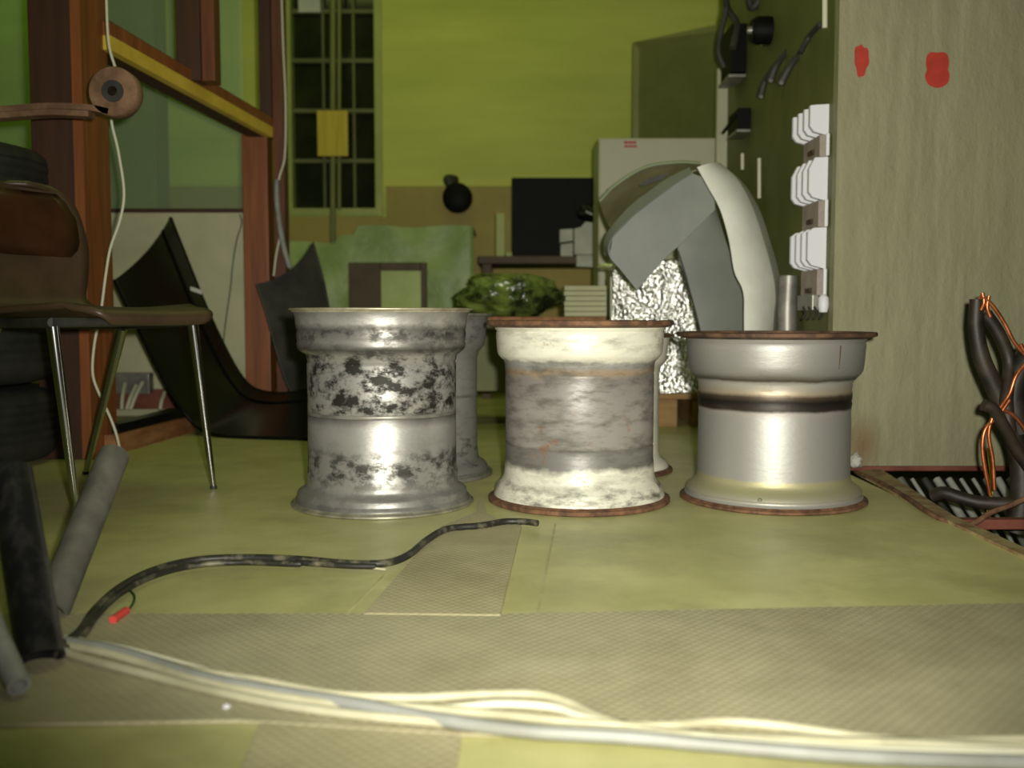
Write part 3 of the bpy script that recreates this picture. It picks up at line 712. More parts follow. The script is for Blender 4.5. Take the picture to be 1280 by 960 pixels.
# ================================================================ CABLES ON THE FLOOR
def fl(pts, r): return [G(x, y, r + .0055) for x, y in pts]
cab = 'pale cables lying together across the front of the floor'
cables = [
 ([(72, 800), (120, 806), (180, 822), (240, 838), (320, 850), (420, 868), (520, 872), (600, 868), (670, 868), (715, 880), (760, 902), (830, 915), (960, 925), (1100, 928), (1330, 924)], .0055, M['cream'], 'cream cable that arches highest of the floor bundle before dipping under it'),
 ([(78, 806), (140, 818), (230, 845), (300, 862), (400, 878), (500, 884), (620, 893), (720, 903), (820, 908), (900, 902), (980, 908), (1080, 922), (1180, 930), (1330, 934)], .0055, M['cream'], 'cream cable in the middle of the floor bundle, looping up at the right'),
 ([(74, 812), (110, 824), (180, 842), (260, 862), (360, 882), (480, 897), (640, 909), (760, 914), (900, 921), (1050, 926), (1180, 932), (1330, 943)], .0055, mk('ivory_cable', rgb(190, 186, 160), rgb(166, 162, 134), 7, rough=.5), 'ivory cable running straight along the near side of the cream pair'),
 ([(80, 802), (150, 815), (250, 846), (330, 862), (430, 878), (540, 898), (660, 914), (780, 921), (900, 932), (1050, 944), (1180, 950), (1330, 954)], .0075, M['palegrey'], 'thick pale grey cable nearest the camera in the floor bundle'),
 ([(82, 798), (160, 812), (235, 832), (330, 858), (440, 876), (540, 886), (620, 880), (690, 884), (740, 900), (840, 918), (960, 930), (1100, 938), (1330, 942)], .0048, M['wirewhite'], 'thin white cable tangled between the cream cables'),
]
for p, r, m, l in cables:
    wire('floor_cable', fl(p, r), r, m, l, 'cable', 10)
bc = [(70, 812), (100, 790), (120, 762), (150, 735), (190, 714), (240, 701), (300, 697), (370, 699), (430, 704), (480, 704), (510, 694), (535, 674), (560, 661), (600, 657), (630, 652), (655, 652), (672, 654)]
wire('black_cable', fl(bc, .0068), .0068, M['dirtcab'], 'dirty black cable curving from the pipes back to the middle rim', 'cable', 12)
wire('black_cable', fl([(x + 2, y + 6) for x, y in bc[:8]] + [(372, 703), (430, 707), (470, 708)], .005), .005, M['dirtcab'], 'shorter dark cable lying close alongside the curving black cable', 'cable', 10)
wire('bare_wire', fl([(448, 708), (465, 710), (482, 712)], .002), .0022, M['cream'], 'short stripped pale wire end beside the black cable', 'wire')
wire('green_wire', fl([(160, 735), (168, 745), (166, 755), (158, 765)], .002), .0018, M['greenwire'], 'thin dark green wire with red tape near the pipes', 'wire')
a, b = G(141, 775, .009), G(158, 763, .009)
tag(link('red_tape', tube(bmesh.new(), [a, (a + b) / 2, b], .006, 8), M['redtape'], None, smooth=True), 'small red tape flag on the floor left of the black cable', 'tape')
tag(link('ringlet', lathe(bmesh.new(), [(.0022, 0), (.0045, 0), (.0045, .002), (.0022, .002)], G(283, 884, .006), 24), M['white'], None, smooth=True), 'tiny bright washer on the plywood in front of the cables', 'ringlet')  # tiny white ring lying flat on the sheet

# ================================================================ TRENCH AND CUT CABLES, RIGHT
bxl('trim_8', (XE + .0, 2.13, -.02), (3.1, 2.16, .002), M['red'], kind='structure')
bm = prism(bmesh.new(), [G(1068, 592), G(1100, 588), Vector((XE + .02, 2.15, 0)), Vector((XE + .02, 1.2, 0)), Vector((XE - .012, 1.2, 0)), Vector((XE - .015, 2.15, 0))], (0, 0, .006))
tag(link('trim_9', bm, mk('worn_reddish_edge', rgb(168, 152, 108), rgb(128, 92, 66), 18, rough=.7)), kind='structure')
tm = [M['greycab'], M['greycab'], M['black_mat'], mk('mid_grey_cable', rgb(100, 100, 96), None, rough=.5)]
gt = 'grey and black cables dropping into the floor trench'
for i in range(26):
    x0 = 1.0 + i * .036; sx_ = .05 + .03 * math.sin(i * .25)
    m = tm[random.choice((0, 0, 1, 2, 3))]
    n = {0: 'grey', 1: 'grey', 2: 'black', 3: 'dark grey'}[tm.index(m)]
    wire('trench_cable', [Vector((x0, 2.90, -.035)), Vector((x0 + sx_ * .5, 2.8, -.14)), Vector((x0 + sx_, 2.62, -.3)), Vector((x0 + sx_ * 1.6, 2.3, -.42))], random.choice((.006, .012, .008, .01)), m, 'grey or black cable among the many dropping into the floor trench', 'cable', 8, gt)
for i in range(10):
    x0 = 1.02 + i * .045; wire('trench_cable', [Vector((x0, 2.5, -.42)), Vector((x0 + .03, 2.2, -.3)), Vector((x0 + .08, 2.0, -.14)), Vector((x0 + .06, 1.75, -.2))], .011, tm[i % 4], 'grey or black cable among the many dropping into the floor trench', 'cable', 8, gt)
wire('yellow_wire', [P(1236, 560, 2.5), P(1240, 600, 2.48), P(1237, 630, 2.45), P(1232, 680, 2.35)], .0055, M['yellowwire'], 'yellow wire standing up out of the trench by the cut cable')
cb = empty('cut_cable', (P(1262, 650, 2.3).x, 2.3, -.2), 'thick dark cut cable with frayed copper strands, standing at the right edge', 'cable')
Yc = 2.32
bm = bmesh.new()
tube(bm, [P(1221, 374, Yc), P(1220, 410, Yc), P(1228, 450, Yc), P(1246, 490, Yc), P(1262, 530, Yc), P(1275, 570, Yc + .01), P(1278, 620, Yc), P(1270, 665, Yc)], (.016, .03), 14)
link('outer_sheath', bm, M['sheath'], cb, smooth=True)
bm = bmesh.new()
tube(bm, [P(1232, 392, Yc), P(1250, 420, Yc), P(1262, 455, Yc), P(1258, 500, Yc - .03), P(1262, 540, Yc - .04)], .015, 12)
tube(bm, [P(1229, 506, Yc - .06), P(1242, 512, Yc - .06), P(1256, 535, Yc - .05), P(1270, 560, Yc - .04), P(1290, 590, Yc - .04)], .014, 12)
tube(bm, [P(1290, 440, Yc), P(1272, 470, Yc), P(1266, 500, Yc), P(1276, 540, Yc)], .03, 12)
link('inner_core', bm, M['sheath'], cb, smooth=True)
bm = bmesh.new()
for pts in ([(1224, 372), (1232, 374), (1243, 385), (1256, 405), (1268, 428), (1284, 446)],
            [(1284, 452), (1270, 470), (1262, 492), (1250, 510), (1240, 524), (1236, 545), (1241, 575), (1243, 612)],
            [(1254, 512), (1268, 520), (1280, 535), (1290, 552)],
            [(1236, 370), (1234, 384), (1238, 396)], [(1228, 366), (1230, 378), (1226, 388)],
            [(1262, 500), (1248, 520), (1232, 536), (1228, 560), (1232, 590), (1238, 620)],
            [(1282, 470), (1284, 450), (1276, 430)]):
    tube(bm, [P(x, y, Yc - .05) for x, y in pts], .0048, 8)
link('copper_strand', bm, M['copper'], cb, smooth=True)
wire('dark_cable', [P(1166, 620, 2.4), P(1180, 616, 2.38), P(1200, 622, 2.36), P(1225, 628, 2.34), P(1262, 630, 2.32), P(1300, 632, 2.3)], .016, M['sheath'], 'dark frayed cable lying level across the trench', 'cable', 12)
wire('rust_cord', [G(1070, 590, .008), G(1100, 603, .008), G(1130, 620, .008), G(1160, 640, .008), P(1190, 655, 2.1), P(1215, 655, 2.1), P(1240, 640, 2.12), P(1262, 632, 2.13), P(1300, 615, 2.13)], .006, M['rust'], 'rust coloured cord running from the silver rim along the trench edge', 'cord')
tag(link('plaster_lump', blob(bmesh.new(), G(1069, 576, .02), (.02, .02, .02), .5, 3, 3, 0.001), M['paper'], None, smooth=True), 'small whitish lump at the foot of the right wall corner', 'lump')
# red paint marks on the right wall
for c, s, l in (((1077, 75), (9, 20), 'narrow red paint dab on the right wall, nearer its left edge'), ((1172, 87), (15, 22), 'broader squarish red paint dab on the right wall')):
    bm = bmesh.new(); pts = []
    for k in range(56):
        a = 2 * math.pi * k / 56; e = 1 + .1 * math.sin(3 * a + c[0]) + .06 * math.sin(7 * a)
        sq = 1 if s[0] < 12 else (abs(math.cos(a)) ** 3.4 + abs(math.sin(a)) ** 3.4) ** (-1 / 3.4) * (1 - .13 * math.exp(-((math.sin(a) / .18) ** 2)))
        if s[0] > 12: e = 1 + .03 * math.sin(5 * a)
        pts.append(P(c[0] + s[0] * e * sq * math.cos(a), c[1] + s[1] * e * sq * math.sin(a), YW - .0022))
    prism(bm, pts, (0, .002, 0)); tag(link('paint_mark', bm, mk('red_paint', rgb(184, 58, 42), rgb(168, 52, 36), 30, rough=.6)), l, 'paint mark')

# ================================================================ ELECTRICAL GEAR ON THE GREEN SIDE
XG = .944
def fuse(y0, y1, slant, label):
    t = empty('fuse_switch', (XG, 3.1, P(1030, y1, 3.0).z), label, 'fuse switch', 'white fuse switches on the green side')
    zt_, zb = P(1020, y0, 3.0).z, P(1020, y1, 3.0).z
    for k in range(4):
        Y = 3.0 + k * .06
        bm = prism(bmesh.new(), [(.888, Y, zb + .02), (.9, Y, zb + .004), (XG, Y, zb - .008), (XG, Y, zt_), (.905, Y, zt_ - .002), (.888, Y, zt_ - slant)], (0, .016, 0))
        link('insulator_plate', bm, M['white'], t)
        if k < 3:
            bxl('divider', (.915, Y + .017, zb + .01), (XG, Y + .058, zt_ - .02 - slant * .3), M['steelg'], t, bev=0)
    return t
fuse(130, 166, .004, 'top white stacked-plate fuse switch beside the right wall edge')
fuse(196, 248, .035, 'middle white fuse switch with slanted tops, beside the right wall')
fuse(284, 333, .014, 'lowest of the three white fuse switches, above the terminal strip')
for y0, y1, l in ((168, 196, 'pinkish terminal plate between the top and middle fuse switches'), (250, 284, 'pinkish terminal plate between the middle and lowest fuse switches'), (336, 372, 'pinkish terminal plate under the lowest fuse switch')):
    t = empty('terminal_plate', (XG, 3.05, P(1020, y1, 3.0).z), l, 'terminal plate', 'terminal plates on the green side')
    z1_, z0_ = P(1020, y0, 3.0).z, P(1020, y1, 3.0).z
    bxl('board', (.918, 3.0, z0_), (XG, 3.17, z1_), M['pinkpl'], t)
    bxl('rail_bar', (.93, 2.975, z0_), (.94, 2.985, z1_), M['white'], t)
    bxl('screw_block', (.91, 3.05, z0_ + .015), (.925, 3.1, z0_ + .03), M['rustdark'], t)
t = empty('terminal_strip', (XG, 3.05, P(1020, 400, 3.0).z), 'row of small grey terminal hooks at the bottom of the green side', 'terminal strip')
bxl('strip_block', (.905, 3.0, P(1020, 388, 3.0).z), (XG, 3.16, P(1020, 368, 3.0).z), M['steelg'], t)
for k in range(4):
    link('hook', tube(bmesh.new(), [P(1004 + 7 * k, 384, 3.0), P(1007 + 7 * k, 392, 2.98), P(1003 + 7 * k, 399, 2.97)], .004, 8), M['black_mat'], t, smooth=True)
link('white_cap', lathe(bmesh.new(), [(.0001, .0), (.012, .002), (.016, .02), (.015, .045), (.006, .055), (.0001, .056)], P(1029, 391, 2.97), 20, closed=False), M['white'], t, smooth=True)
wire('grey_conduit', [P(984, 425, 3.24), P(984, 385, 3.24), P(986, 345, 3.24)], .032, M['steelg'], 'short fat grey conduit on the green side behind the pale fender', 'conduit', 16)

def on_side(px, py, inset=.0):      # point on the green side
    x = XG - inset; Y = x / ((px - 640) / F); return P(px, py, Y * 1.0)
def sbox(p0, p1, depth, mat, parent, name, bev=.004):
    a = on_side(*p0); b = on_side(*p1)
    return bxl(name, (XG - depth, a.y, a.z), (XG, b.y, b.z), mat, parent, bev)
t = empty('black_breaker', on_side(920, 84), 'big black breaker box high on the green side', 'breaker')
a = on_side(940, 24); b = on_side(914, 84)
bxl('housing', (XG - .06, b.y - .2, P(930, 84, 4.0).z), (XG, b.y, P(930, 22, 4.0).z), M['black'], t)
bxl('lower_lip', (XG - .07, b.y - .2, P(930, 84, 4.0).z - .02), (XG, b.y, P(930, 84, 4.0).z - .008), M['steelg'], t)
link('lever', tube(bmesh.new(), [P(905, 85, 4.0), P(898, 60, 4.0), P(908, 10, 4.0)], .012, 10), M['black_mat'], t, smooth=True)
t = empty('rotary_knob', on_side(968, 60), 'round black rotary switch on the green side', 'switch')
c = P(958, 38, 3.7)
link('knob_body', lathe(bmesh.new(), [(.0001, -.07), (.04, -.07), (.05, -.05), (.05, 0), (.0001, 0)], (XG, 3.7, c.z), 28, closed=False, axis='X'), M['black'], t, smooth=True)
link('knob_tip', lathe(bmesh.new(), [(.0001, -.085), (.012, -.085), (.015, -.07), (.0001, -.07)], (XG, 3.7, c.z), 20, closed=False, axis='X'), M['steelg'], t, smooth=True)
for (xa, ya, xb_, yb, Y, l) in ((1008, 58, 975, 105, 3.35, 'dark switch handle slanting down, nearest the wall edge'), (985, 62, 962, 102, 3.5, 'dark switch handle slanting down, middle one of the green side'), (968, 82, 950, 122, 3.65, 'brownish dark handle slanting down below the round switch')):
    t = empty('switch_handle', P(xb_, yb, Y), l, 'handle', 'slanting switch handles')
    link('grip', tube(bmesh.new(), [P(xa, ya, Y), P((xa + xb_) / 2 - 3, (ya + yb) / 2, Y - .02), P(xb_, yb, Y)], (.009, .016), 10), M['black_mat'], t, smooth=True)
    link('end_cap', lathe(bmesh.new(), [(.0001, 0), (.007, 0), (.007, .012), (.0001, .012)], P(xb_, yb, Y) + Vector((0, -.018, 0)), 16, closed=False, axis='Y'), M['steelg'], t, smooth=True)
t = empty('small_breaker', on_side(930, 180), 'smaller black breaker with a thin lever, mid-height on the green side', 'breaker')
bxl('housing', (XG - .05, 3.98, P(930, 162, 4.0).z), (XG, 4.16, P(930, 136, 4.0).z), M['black'], t)
bxl('lower_lip', (XG - .055, 3.98, P(930, 162, 4.0).z - .012), (XG, 4.16, P(930, 162, 4.0).z - .001), M['steelg'], t)
link('lever', tube(bmesh.new(), [P(920, 143, 3.98), P(910, 158, 3.98), P(904, 166, 3.98)], .006, 8), M['black'], t, smooth=True)
for (px, ya, yb, Y, l) in ((928, 192, 212, 3.98, 'short pale rod upright on the green side'), (949, 198, 248, 3.75, 'longer pale rod upright on the green side')):
    tag(link('pale_rod', tube(bmesh.new(), [P(px, yb, Y), P(px, (ya + yb) / 2, Y), P(px, ya, Y)], .007, 10), M['wirewhite'], None, smooth=True), l, 'rod')
tag(link('pale_rod', tube(bmesh.new(), [P(1031, 35, 2.99), P(1031, 10, 2.99), P(1031, -40, 2.99)], .008, 10), M['wirewhite'], None, smooth=True), 'pale vertical rod at the very top beside the right wall', 'rod')
wire('dark_cable', [P(1000, 66, 3.2), P(1012, 45, 3.2), P(1026, 30, 3.1)], .01, M['black_mat'], 'dark curved cable up to the pale rod at the top', 'cable')

# green cabinet door standing open behind
gd = empty('green_door', (P(850, 170, 4.75).x, 4.9, 0), 'tall dark green door panel slanting back above the grey cabinet', 'door')
pA, pB = P(799, 60, 5.3), P(903, 38, 4.9)
bm = bmesh.new(); dn = Vector((.01, .03, 0))
vs = [Vector((pA.x, pA.y, 0)), Vector((pB.x, pB.y, 0)), Vector((pB.x, pB.y, pB.z)), pA]
prism(bm, vs, dn); link('door_leaf', bm, M['dgreen'], gd)
bm = bmesh.new(); q = Vector((-.02, -.01, 0)); prism(bm, [Vector((pA.x - .03, pA.y, 0)), Vector((pA.x, pA.y, 0)), pA, pA + Vector((-.03, 0, .03))], (.004, .05, 0))
prism(bm, [pA + Vector((-.03, 0, .03)), pA, pB, pB + Vector((0, 0, .035))], (.004, .05, 0))
link('door_frame', bm, M['mgreen'], gd)

# grey switch cabinet
YC = 4.55
c0, c1 = P(749, 172, YC), P(903, 172, YC)
gc = empty('grey_cabinet', ((c0.x + c1.x) / 2, YC, 0), 'light grey switch cabinet with a small red emblem, behind the fenders', 'cabinet')
bxl('body', (c0.x, YC + .012, 0), (c1.x, YC + .3, c0.z), M['cabinet'], gc, .004)
cdoor = bxl('cabinet_door', (c0.x + .006, YC, .03), (c1.x - .006, YC + .011, c0.z - .006), M['cabinet'], gc, .003)
bm = bmesh.new()
for y0, y1 in ((176.5, 179.5), (181.5, 184)):
    for k in range(3):
        x0 = 780 + k * 5.3 + (0 if y0 < 180 else .6)
        a = P(x0, y1, YC - .002); b = P(x0 + 4.7, y0, YC - .002); box(bm, (a.x, YC - .003, a.z), (b.x, YC, b.z))
link('red_emblem', bm, M['red_mark'], cdoor)
link('lock', lathe(bmesh.new(), [(.0001, -.012), (.009, -.012), (.011, 0), (.0001, 0)], P(760, 239, YC), 20, closed=False, axis='Y'), M['chrome'], cdoor, smooth=True)

# ================================================================ GREY FENDERS
YF = 3.25
f1 = empty('arched_fender', (P(830, 360, YF).x, YF, P(797, 362, YF).z), 'dark grey arched fender with a pointed lower tip, propped over the foil box', 'fender')
edge = [(797, 362), (778, 338), (762, 318), (766, 297), (792, 270), (815, 252), (842, 232), (866, 217), (880, 222), (893, 250), (894, 262), (870, 286), (850, 306), (834, 320), (818, 338), (804, 354)]
bm = prism(bmesh.new(), [P(x, y, YF) for x, y in edge], (.002, .012, 0))
link('side_face', bm, M['fend'], f1)
E1 = [P(x, y, YF + .005) for x, y in ((797, 362), (778, 338), (762, 318), (766, 297), (792, 270), (815, 252), (842, 232), (866, 217))]
E2 = [P(x, y, YF + .05) for x, y in ((795, 360), (773, 334), (757, 314), (759, 293), (783, 263), (806, 244), (834, 224), (862, 210))]
mtop = mk('green_lit_grey_plastic', rgb(134, 146, 112), rgb(122, 134, 104), 5, rough=.4)  # green light on the fender tops put into the colour
link('chamfer', sheet(bmesh.new(), E1, E2, .006, 2), M['fend'], f1, smooth=True)
f2 = empty('rear_arched_fender', (P(800, 300, 3.7).x, 3.7, P(762, 283, 3.6).z), 'brownish grey fender shell curving up behind the pointed grey fender', 'fender')
E3 = [P(x, y, YF + .06) for x, y in ((766, 290), (783, 266), (806, 246), (834, 227), (872, 212))]
E4 = [P(x, y, YF + .3) for x, y in ((750, 254), (772, 232), (808, 211), (846, 205), (876, 206))]
link('shell', sheet(bmesh.new(), E3, E4, .006, 6, sag=(.0, .03, .0)), M['fendin'], f2, smooth=True)
E5 = [q + Vector((-.002, 0, .006)) for q in E4]
link('rolled_edge', tube(bmesh.new(), E5, .006, 8), mtop, f2, smooth=True)
bm = prism(bmesh.new(), [P(x, y, YF + .09) for x, y in ((798, 232), (812, 222), (838, 216), (828, 224), (806, 232))], (0, .01, 0))
link('slot', bm, M['black_mat'], f2)
f3 = empty('flat_fender', (P(905, 548, 3.35).x, 3.35, 0), 'mid grey broad fender standing upright between the arched fender and the pale one', 'fender')
A = [P(884, 250, 3.31), P(862, 276, 3.33), P(847, 312, 3.35), P(862, 362, 3.35), P(875, 412, 3.35), P(886, 480, 3.35), Vector((P(894, 560, 3.35).x, 3.35, .003))]
B = [P(893, 258, 3.36), P(906, 300, 3.37), P(918, 335, 3.38), P(928, 366, 3.38), P(929, 412, 3.38), P(929, 480, 3.38), Vector((P(930, 560, 3.38).x, 3.38, .003))]
link('shell', sheet(bmesh.new(), A, B, .007, 8, sag=(0, -.008, 0)), M['fend'], f3, smooth=True)
link('rolled_edge', tube(bmesh.new(), A[2:], .004, 8), M['black_mat'], f3, smooth=True)
f4 = empty('pale_fender', (P(950, 548, 3.2).x, 3.2, 0), 'tall pale grey curved fender standing behind the silver rim', 'fender')
A = [P(871, 209, 3.15), P(886, 236, 3.15), P(900, 262, 3.15), P(911, 300, 3.15), P(918, 340, 3.15), P(929, 366, 3.15), P(930, 410, 3.15), Vector((P(932, 566, 3.15).x, 3.15, .003))]
B = [P(897, 204, 3.24), P(920, 224, 3.24), P(938, 256, 3.24), P(953, 300, 3.24), P(964, 340, 3.24), P(968, 372, 3.24), P(965, 410, 3.24), Vector((P(958, 566, 3.24).x, 3.24, .003))]
link('shell', sheet(bmesh.new(), A, B, .007, 10, sag=(0, -.025, 0)), M['fendl'], f4, smooth=True)
Cc = [P(901, 206, 3.38), P(927, 228, 3.38), P(948, 262, 3.38), P(963, 306, 3.38), P(973, 344, 3.38), P(976, 378, 3.38), P(971, 410, 3.38), Vector((P(962, 560, 3.38).x, 3.38, .003))]
link('side_wall', sheet(bmesh.new(), B, Cc, .006, 4), M['fendl'], f4, smooth=True)

# ================================================================ FOIL BOX ON CRATE
YX = 4.0
fx0, fx1 = P(766, 400, YX).x, P(885, 400, YX).x
zc = P(800, 490, YX).z
cr = empty('wooden_crate', ((fx0 + fx1) / 2, YX + .1, 0), 'low raw wooden pallet under the foil-wrapped box', 'pallet')
bm = bmesh.new(); box(bm, (fx0, YX - .02, zc - .028), (fx1 + .05, YX + .36, zc - .006), .003); link('deck', bm, M['crate'], cr)
for k in range(3):
    x = fx0 + (fx1 - fx0) * (.0, .42, .84)[k]
    bxl('block', (x, YX - .015, 0.0), (x + .1, YX + .34, zc - .029), M['crate'], cr)
bm = bmesh.new()
zf = P(800, 322, YX).z
res = bmesh.ops.create_cube(bm, size=1)
for q in bm.verts: q.co = Vector((fx0 + (q.co.x + .5) * (fx1 - fx0), YX + (q.co.y + .5) * .32, zc - .004 + (q.co.z + .5) * (zf - zc)))
bmesh.ops.subdivide_edges(bm, edges=bm.edges[:], cuts=22, use_grid_fill=True)
from mathutils import noise as mn
for q in bm.verts:
    if q.co.z > zc + .002:
        k = Vector((mn.noise(q.co * 14), mn.noise(q.co * 14 + Vector((9, 0, 0))), mn.noise(q.co * 14 + Vector((0, 9, 0))))) * .012
        if abs(q.co.z - zc) < .01: k.z = 0
        q.co += k
tag(link('foil_box', bm, M['foil'], None), 'box wrapped in shiny crumpled silver foil, on the wooden pallet', 'box')
wire('foil_strip', [P(764, 346, 3.98), P(764, 370, 3.98), P(764, 398, 3.98), P(766, 430, 3.98), P(768, 487, 3.98)], .004, M['wirewhite'], 'thin pale upright strip along the left edge of the foil box', 'strip')
tag(link('foil_ring', lathe(bmesh.new(), [(.03, -.01), (.05, -.012), (.062, 0), (.05, .012), (.03, .01)], P(764, 334, 4.05), 30, axis='Z'), M['foil'], None, smooth=True), 'flattened ring of foil on the top left corner of the foil box', 'ring')

# ================================================================ BACK OF THE ROOM
# green bench with a bundle and cartons
YD = 4.02
bx0, bx1 = P(560, 400, YD).x, P(758, 400, YD).x
bn = empty('green_bench', ((bx0 + bx1) / 2, YD + .2, 0), 'low dark green bench behind the left and middle rims', 'bench')
zb_ = P(640, 396, YD).z
bxl('bench_top', (bx0, YD, zb_ - .03), (bx1, YD + .44, zb_), M['brownwood'], bn)
bxl('bench_body', (bx0 + .02, YD + .02, .14), (bx1 - .02, YD + .42, zb_ - .031), M['dgreen'], bn)
for x in (bx0 + .03, bx1 - .08):
    for y in (YD + .04, YD + .36): bxl('leg', (x, y, 0), (x + .05, y + .05, .139), M['dgreen'], bn)
c = P(650, 365, YD + .2)
tag(link('green_film_bundle', blob(bmesh.new(), (P(637, 365, YD + .2).x, YD + .22, zb_ + .088), (.215, .16, .1), .22, 2, 5, zb_ + .002), M['bag'], None, smooth=True), 'crumpled glossy green plastic film bundle on the green bench', 'bundle')
ct = empty('carton_stack', (P(733, 390, YD).x, YD + .1, zb_), 'stack of grey sheets beside the green film bundle', 'stack')
for k in range(6):
    a = P(706, 392 - k * 6.5, YD + .05); b = P(758, 386.5 - k * 6.5, YD + .05)
    z0_ = zb_ + .002 + k * .021
    bxl('sheet', (a.x + random.uniform(-.004, .004), YD + .04, z0_), (b.x, YD + .3, z0_ + .019), M['panel'], ct, .002)

# wooden table with the black panel and white cartons
YT = 5.35
tx0, tx1 = P(598, 325, YT).x, P(775, 325, YT).x
zt2 = P(640, 320, YT).z
tb = empty('wooden_table', ((tx0 + tx1) / 2, YT + .25, 0), 'brown wooden table at the back, under the big black panel', 'table')
bxl('table_top', (tx0, YT, zt2 - .04), (tx1, YT + .55, zt2), M['darkbrown'], tb)
for x in (tx0 + .02, tx1 - .07):
    for y in (YT + .02, YT + .48): bxl('leg', (x, y, 0), (x + .05, y + .05, zt2 - .041), M['darkbrown'], tb)
bp = empty('black_board', (P(695, 318, YT + .2).x, YT + .25, zt2), 'large flat black panel standing on the wooden table at the back', 'panel')
a = P(640, 320, YT + .2); b = P(749, 222, YT + .2)
bxl('screen', (a.x, YT + .2, zt2 + .001), (b.x, YT + .26, b.z), M['black'], bp)
bxl('back_rest', (a.x + .1, YT + .262, zt2 + .001), (b.x - .1, YT + .34, b.z - .12), M['black_mat'], bp)
t = empty('upright_bar', P(626, 322, 5.5), 'pale green upright bar standing left of the black panel', 'bar')
bxl('bar', (P(620, 300, 5.5).x, 5.5, zt2 + .001), (P(631, 300, 5.5).x, 5.54, P(626, 266, 5.5).z), M['sash'], t)
bxl('crossbar', (P(632, 300, 5.5).x, 5.5, zt2 + .001), (P(640, 300, 5.5).x, 5.52, zt2 + .03), M['sash'], t)
wc = empty('white_carton', (P(740, 325, 5.0).x, 5.1, P(740, 330, 5.0).z), 'torn white carton beside the black panel, left of the pointed fender', 'carton')
def poly(name, pts, Y, d, mat, par): return link(name, prism(bmesh.new(), [P(x, y, Y) for x, y in pts], (0, d, 0)), mat, par)
poly('carton_side', [(718, 318), (718, 286), (726, 284), (732, 277), (745, 279), (756, 286), (768, 286), (768, 318)], 5.38, .12, M['paper'], wc)
poly('lower_flap', [(721, 333), (721, 319), (760, 319), (772, 327), (760, 330), (745, 334)], 5.22, .1, M['paper'], wc)
sc = empty('small_carton', (P(708, 322, 5.2).x, 5.2, P(708, 322, 5.2).z), 'narrow white carton standing left of the torn one', 'carton')
poly('carton_side', [(700, 303), (700, 287), (716, 286), (716, 301)], 5.38, .08, M['paper'], sc)
poly('lower_side', [(701, 321), (701, 305.5), (716, 303.5), (716, 320)], 5.38, .08, M['paper'], sc)
bgk = empty('black_bag', P(736, 285, 5.45), 'crumpled shiny black bag on top of the torn white carton', 'bag')
link('bag_body', blob(bmesh.new(), P(738, 266, 5.47), (.07, .04, .04), .3, 8, 4), M['black_pl'], bgk, smooth=True)
link('bag_glint', tube(bmesh.new(), [P(732, 264, 5.42), P(738, 267, 5.42), P(744, 270, 5.42)], .003, 6), M['white'], bgk, smooth=True)  # white stroke modelled in for the light reflected off the bag

# round black fitting on the wall
rf = empty('wall_fan', P(573, 250, 6.1), 'round black fan-like fitting on the ochre band of the back wall', 'fan')
c = P(573, 250, 6.18)
link('fan_drum', lathe(bmesh.new(), [(.0001, -.16), (.06, -.16), (.088, -.14), (.092, -.08), (.07, 0), (.0001, 0)], (c.x, YB - .025, c.z), 36, closed=False, axis='Y'), M['black'], rf, smooth=True)
link('fan_bracket', tube(bmesh.new(), [(c.x, YB - .1, c.z + .03), (c.x - .06, YB - .1, c.z + .11), (c.x - .02, YB - .03, c.z + .12)], .03, 10), M['black_mat'], rf, smooth=True)

# plastic-covered bulk and brown open frame in front of the back wall
YQ = 5.6
bm = bmesh.new()
x0, x1_ = P(352, 300, YQ).x, P(592, 300, YQ).x
z1_ = P(500, 283, YQ).z; zl = P(400, 303, YQ).z
res = bmesh.ops.create_grid(bm, x_segments=40, y_segments=24, size=.5)
bm.free(); bm = bmesh.new()
A = []; B = []
n = 40; rowsv = []
for i in range(n + 1):
    x = x0 + (x1_ - x0) * i / n; top = zl if i < n * .33 else z1_
    if abs(i - n * .33) < 2: top = (zl + z1_) / 2
    top += .006 * math.sin(i * .4)
    row = [Vector((x, YQ + .5, top - .01))]
    for k in range(20):
        z = top * (1 - k / 19); row.append(Vector((x, YQ + .02 * mn.noise(Vector((x * 6, z * 5, 1))) - .05 * k / 19, z + .001)))
    rowsv.append([bm.verts.new(q) for q in row])
for i in range(n):
    for k in range(20): bm.faces.new((rowsv[i][k], rowsv[i + 1][k], rowsv[i + 1][k + 1], rowsv[i][k + 1]))
o = tag(link('plastic_cover', bm, M['tarp'], None, smooth=True), 'pale green plastic sheet draped over bulky goods below the barred window', 'plastic sheet')
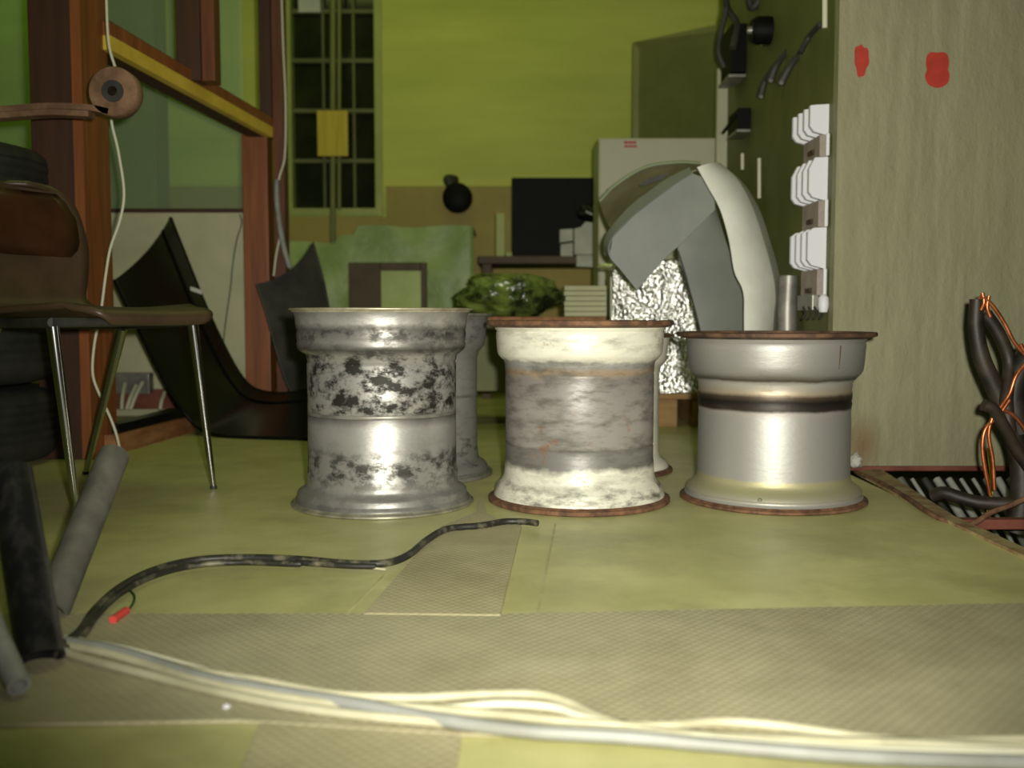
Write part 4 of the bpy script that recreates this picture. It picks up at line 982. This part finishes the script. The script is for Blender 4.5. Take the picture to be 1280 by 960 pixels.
md = o.modifiers.new('thickness', 'SOLIDIFY'); md.thickness = .006; md.offset = -1
YO = 5.25
of = empty('brown_frame', (P(485, 385, YO).x, YO, 0), 'dark brown open wooden frame in front of the pale plastic sheet', 'frame')
a = P(436, 328, YO); b = P(533, 328, YO); ia = P(475, 338, YO); ib = P(526, 338, YO)
bxl('side_panel', (a.x, YO, 0), (ia.x, YO + .05, a.z), M['darkbrown'], of)
bxl('side_panel', (ib.x, YO, 0), (b.x, YO + .05, a.z), M['darkbrown'], of)
bxl('top_panel', (ia.x + .001, YO, ia.z), (ib.x - .001, YO + .05, a.z), M['darkbrown'], of)
bxl('bottom_panel', (ia.x + .001, YO, 0), (ib.x - .001, YO + .05, .25), M['darkbrown'], of)
bxl('pale_insert', (ia.x + .001, YO + .03, .251), (ib.x - .001, YO + .045, ia.z - .001), mk('pale_insert_board', rgb(168, 186, 112), rgb(188, 202, 130), 4), of, bev=0)
# more switchgear on the green side
for (px, ya, yb, Y, l) in ((1001, 42, 68, 3.4, 'thin pale rod between the slanting switch handles'), (1012, 44, 92, 3.3, 'thin pale rod just right of the slanting switch handles'), (950, 20, 52, 3.85, 'thin pale rod beside the big black breaker')):
    tag(link('pale_rod', tube(bmesh.new(), [P(px, yb, Y), P(px, (ya + yb) / 2, Y), P(px, ya, Y)], .0035, 8), M['steelg'], None, smooth=True), l, 'rod')
wire('dark_cable', [P(916, 60, 4.02), P(921, 30, 4.05), P(908, 6, 4.1), P(912, -40, 4.1)], .014, M['black_mat'], 'dark cable running up out of the big black breaker', 'cable')
wire('dark_cable', [P(952, -30, 3.9), P(948, 0, 3.9), P(938, 8, 3.92), P(934, -30, 3.92)], .014, M['black_mat'], 'dark cable loop at the top edge above the round switch', 'cable')
tag(link('bright_knob', lathe(bmesh.new(), [(.0001, -.03), (.012, -.03), (.016, -.02), (.016, 0), (.0001, 0)], (XG, 3.72, P(963, 53, 3.72).z), 16, closed=False, axis='X'), M['chrome'], None, smooth=True), 'small bright knob under the round black switch', 'knob')
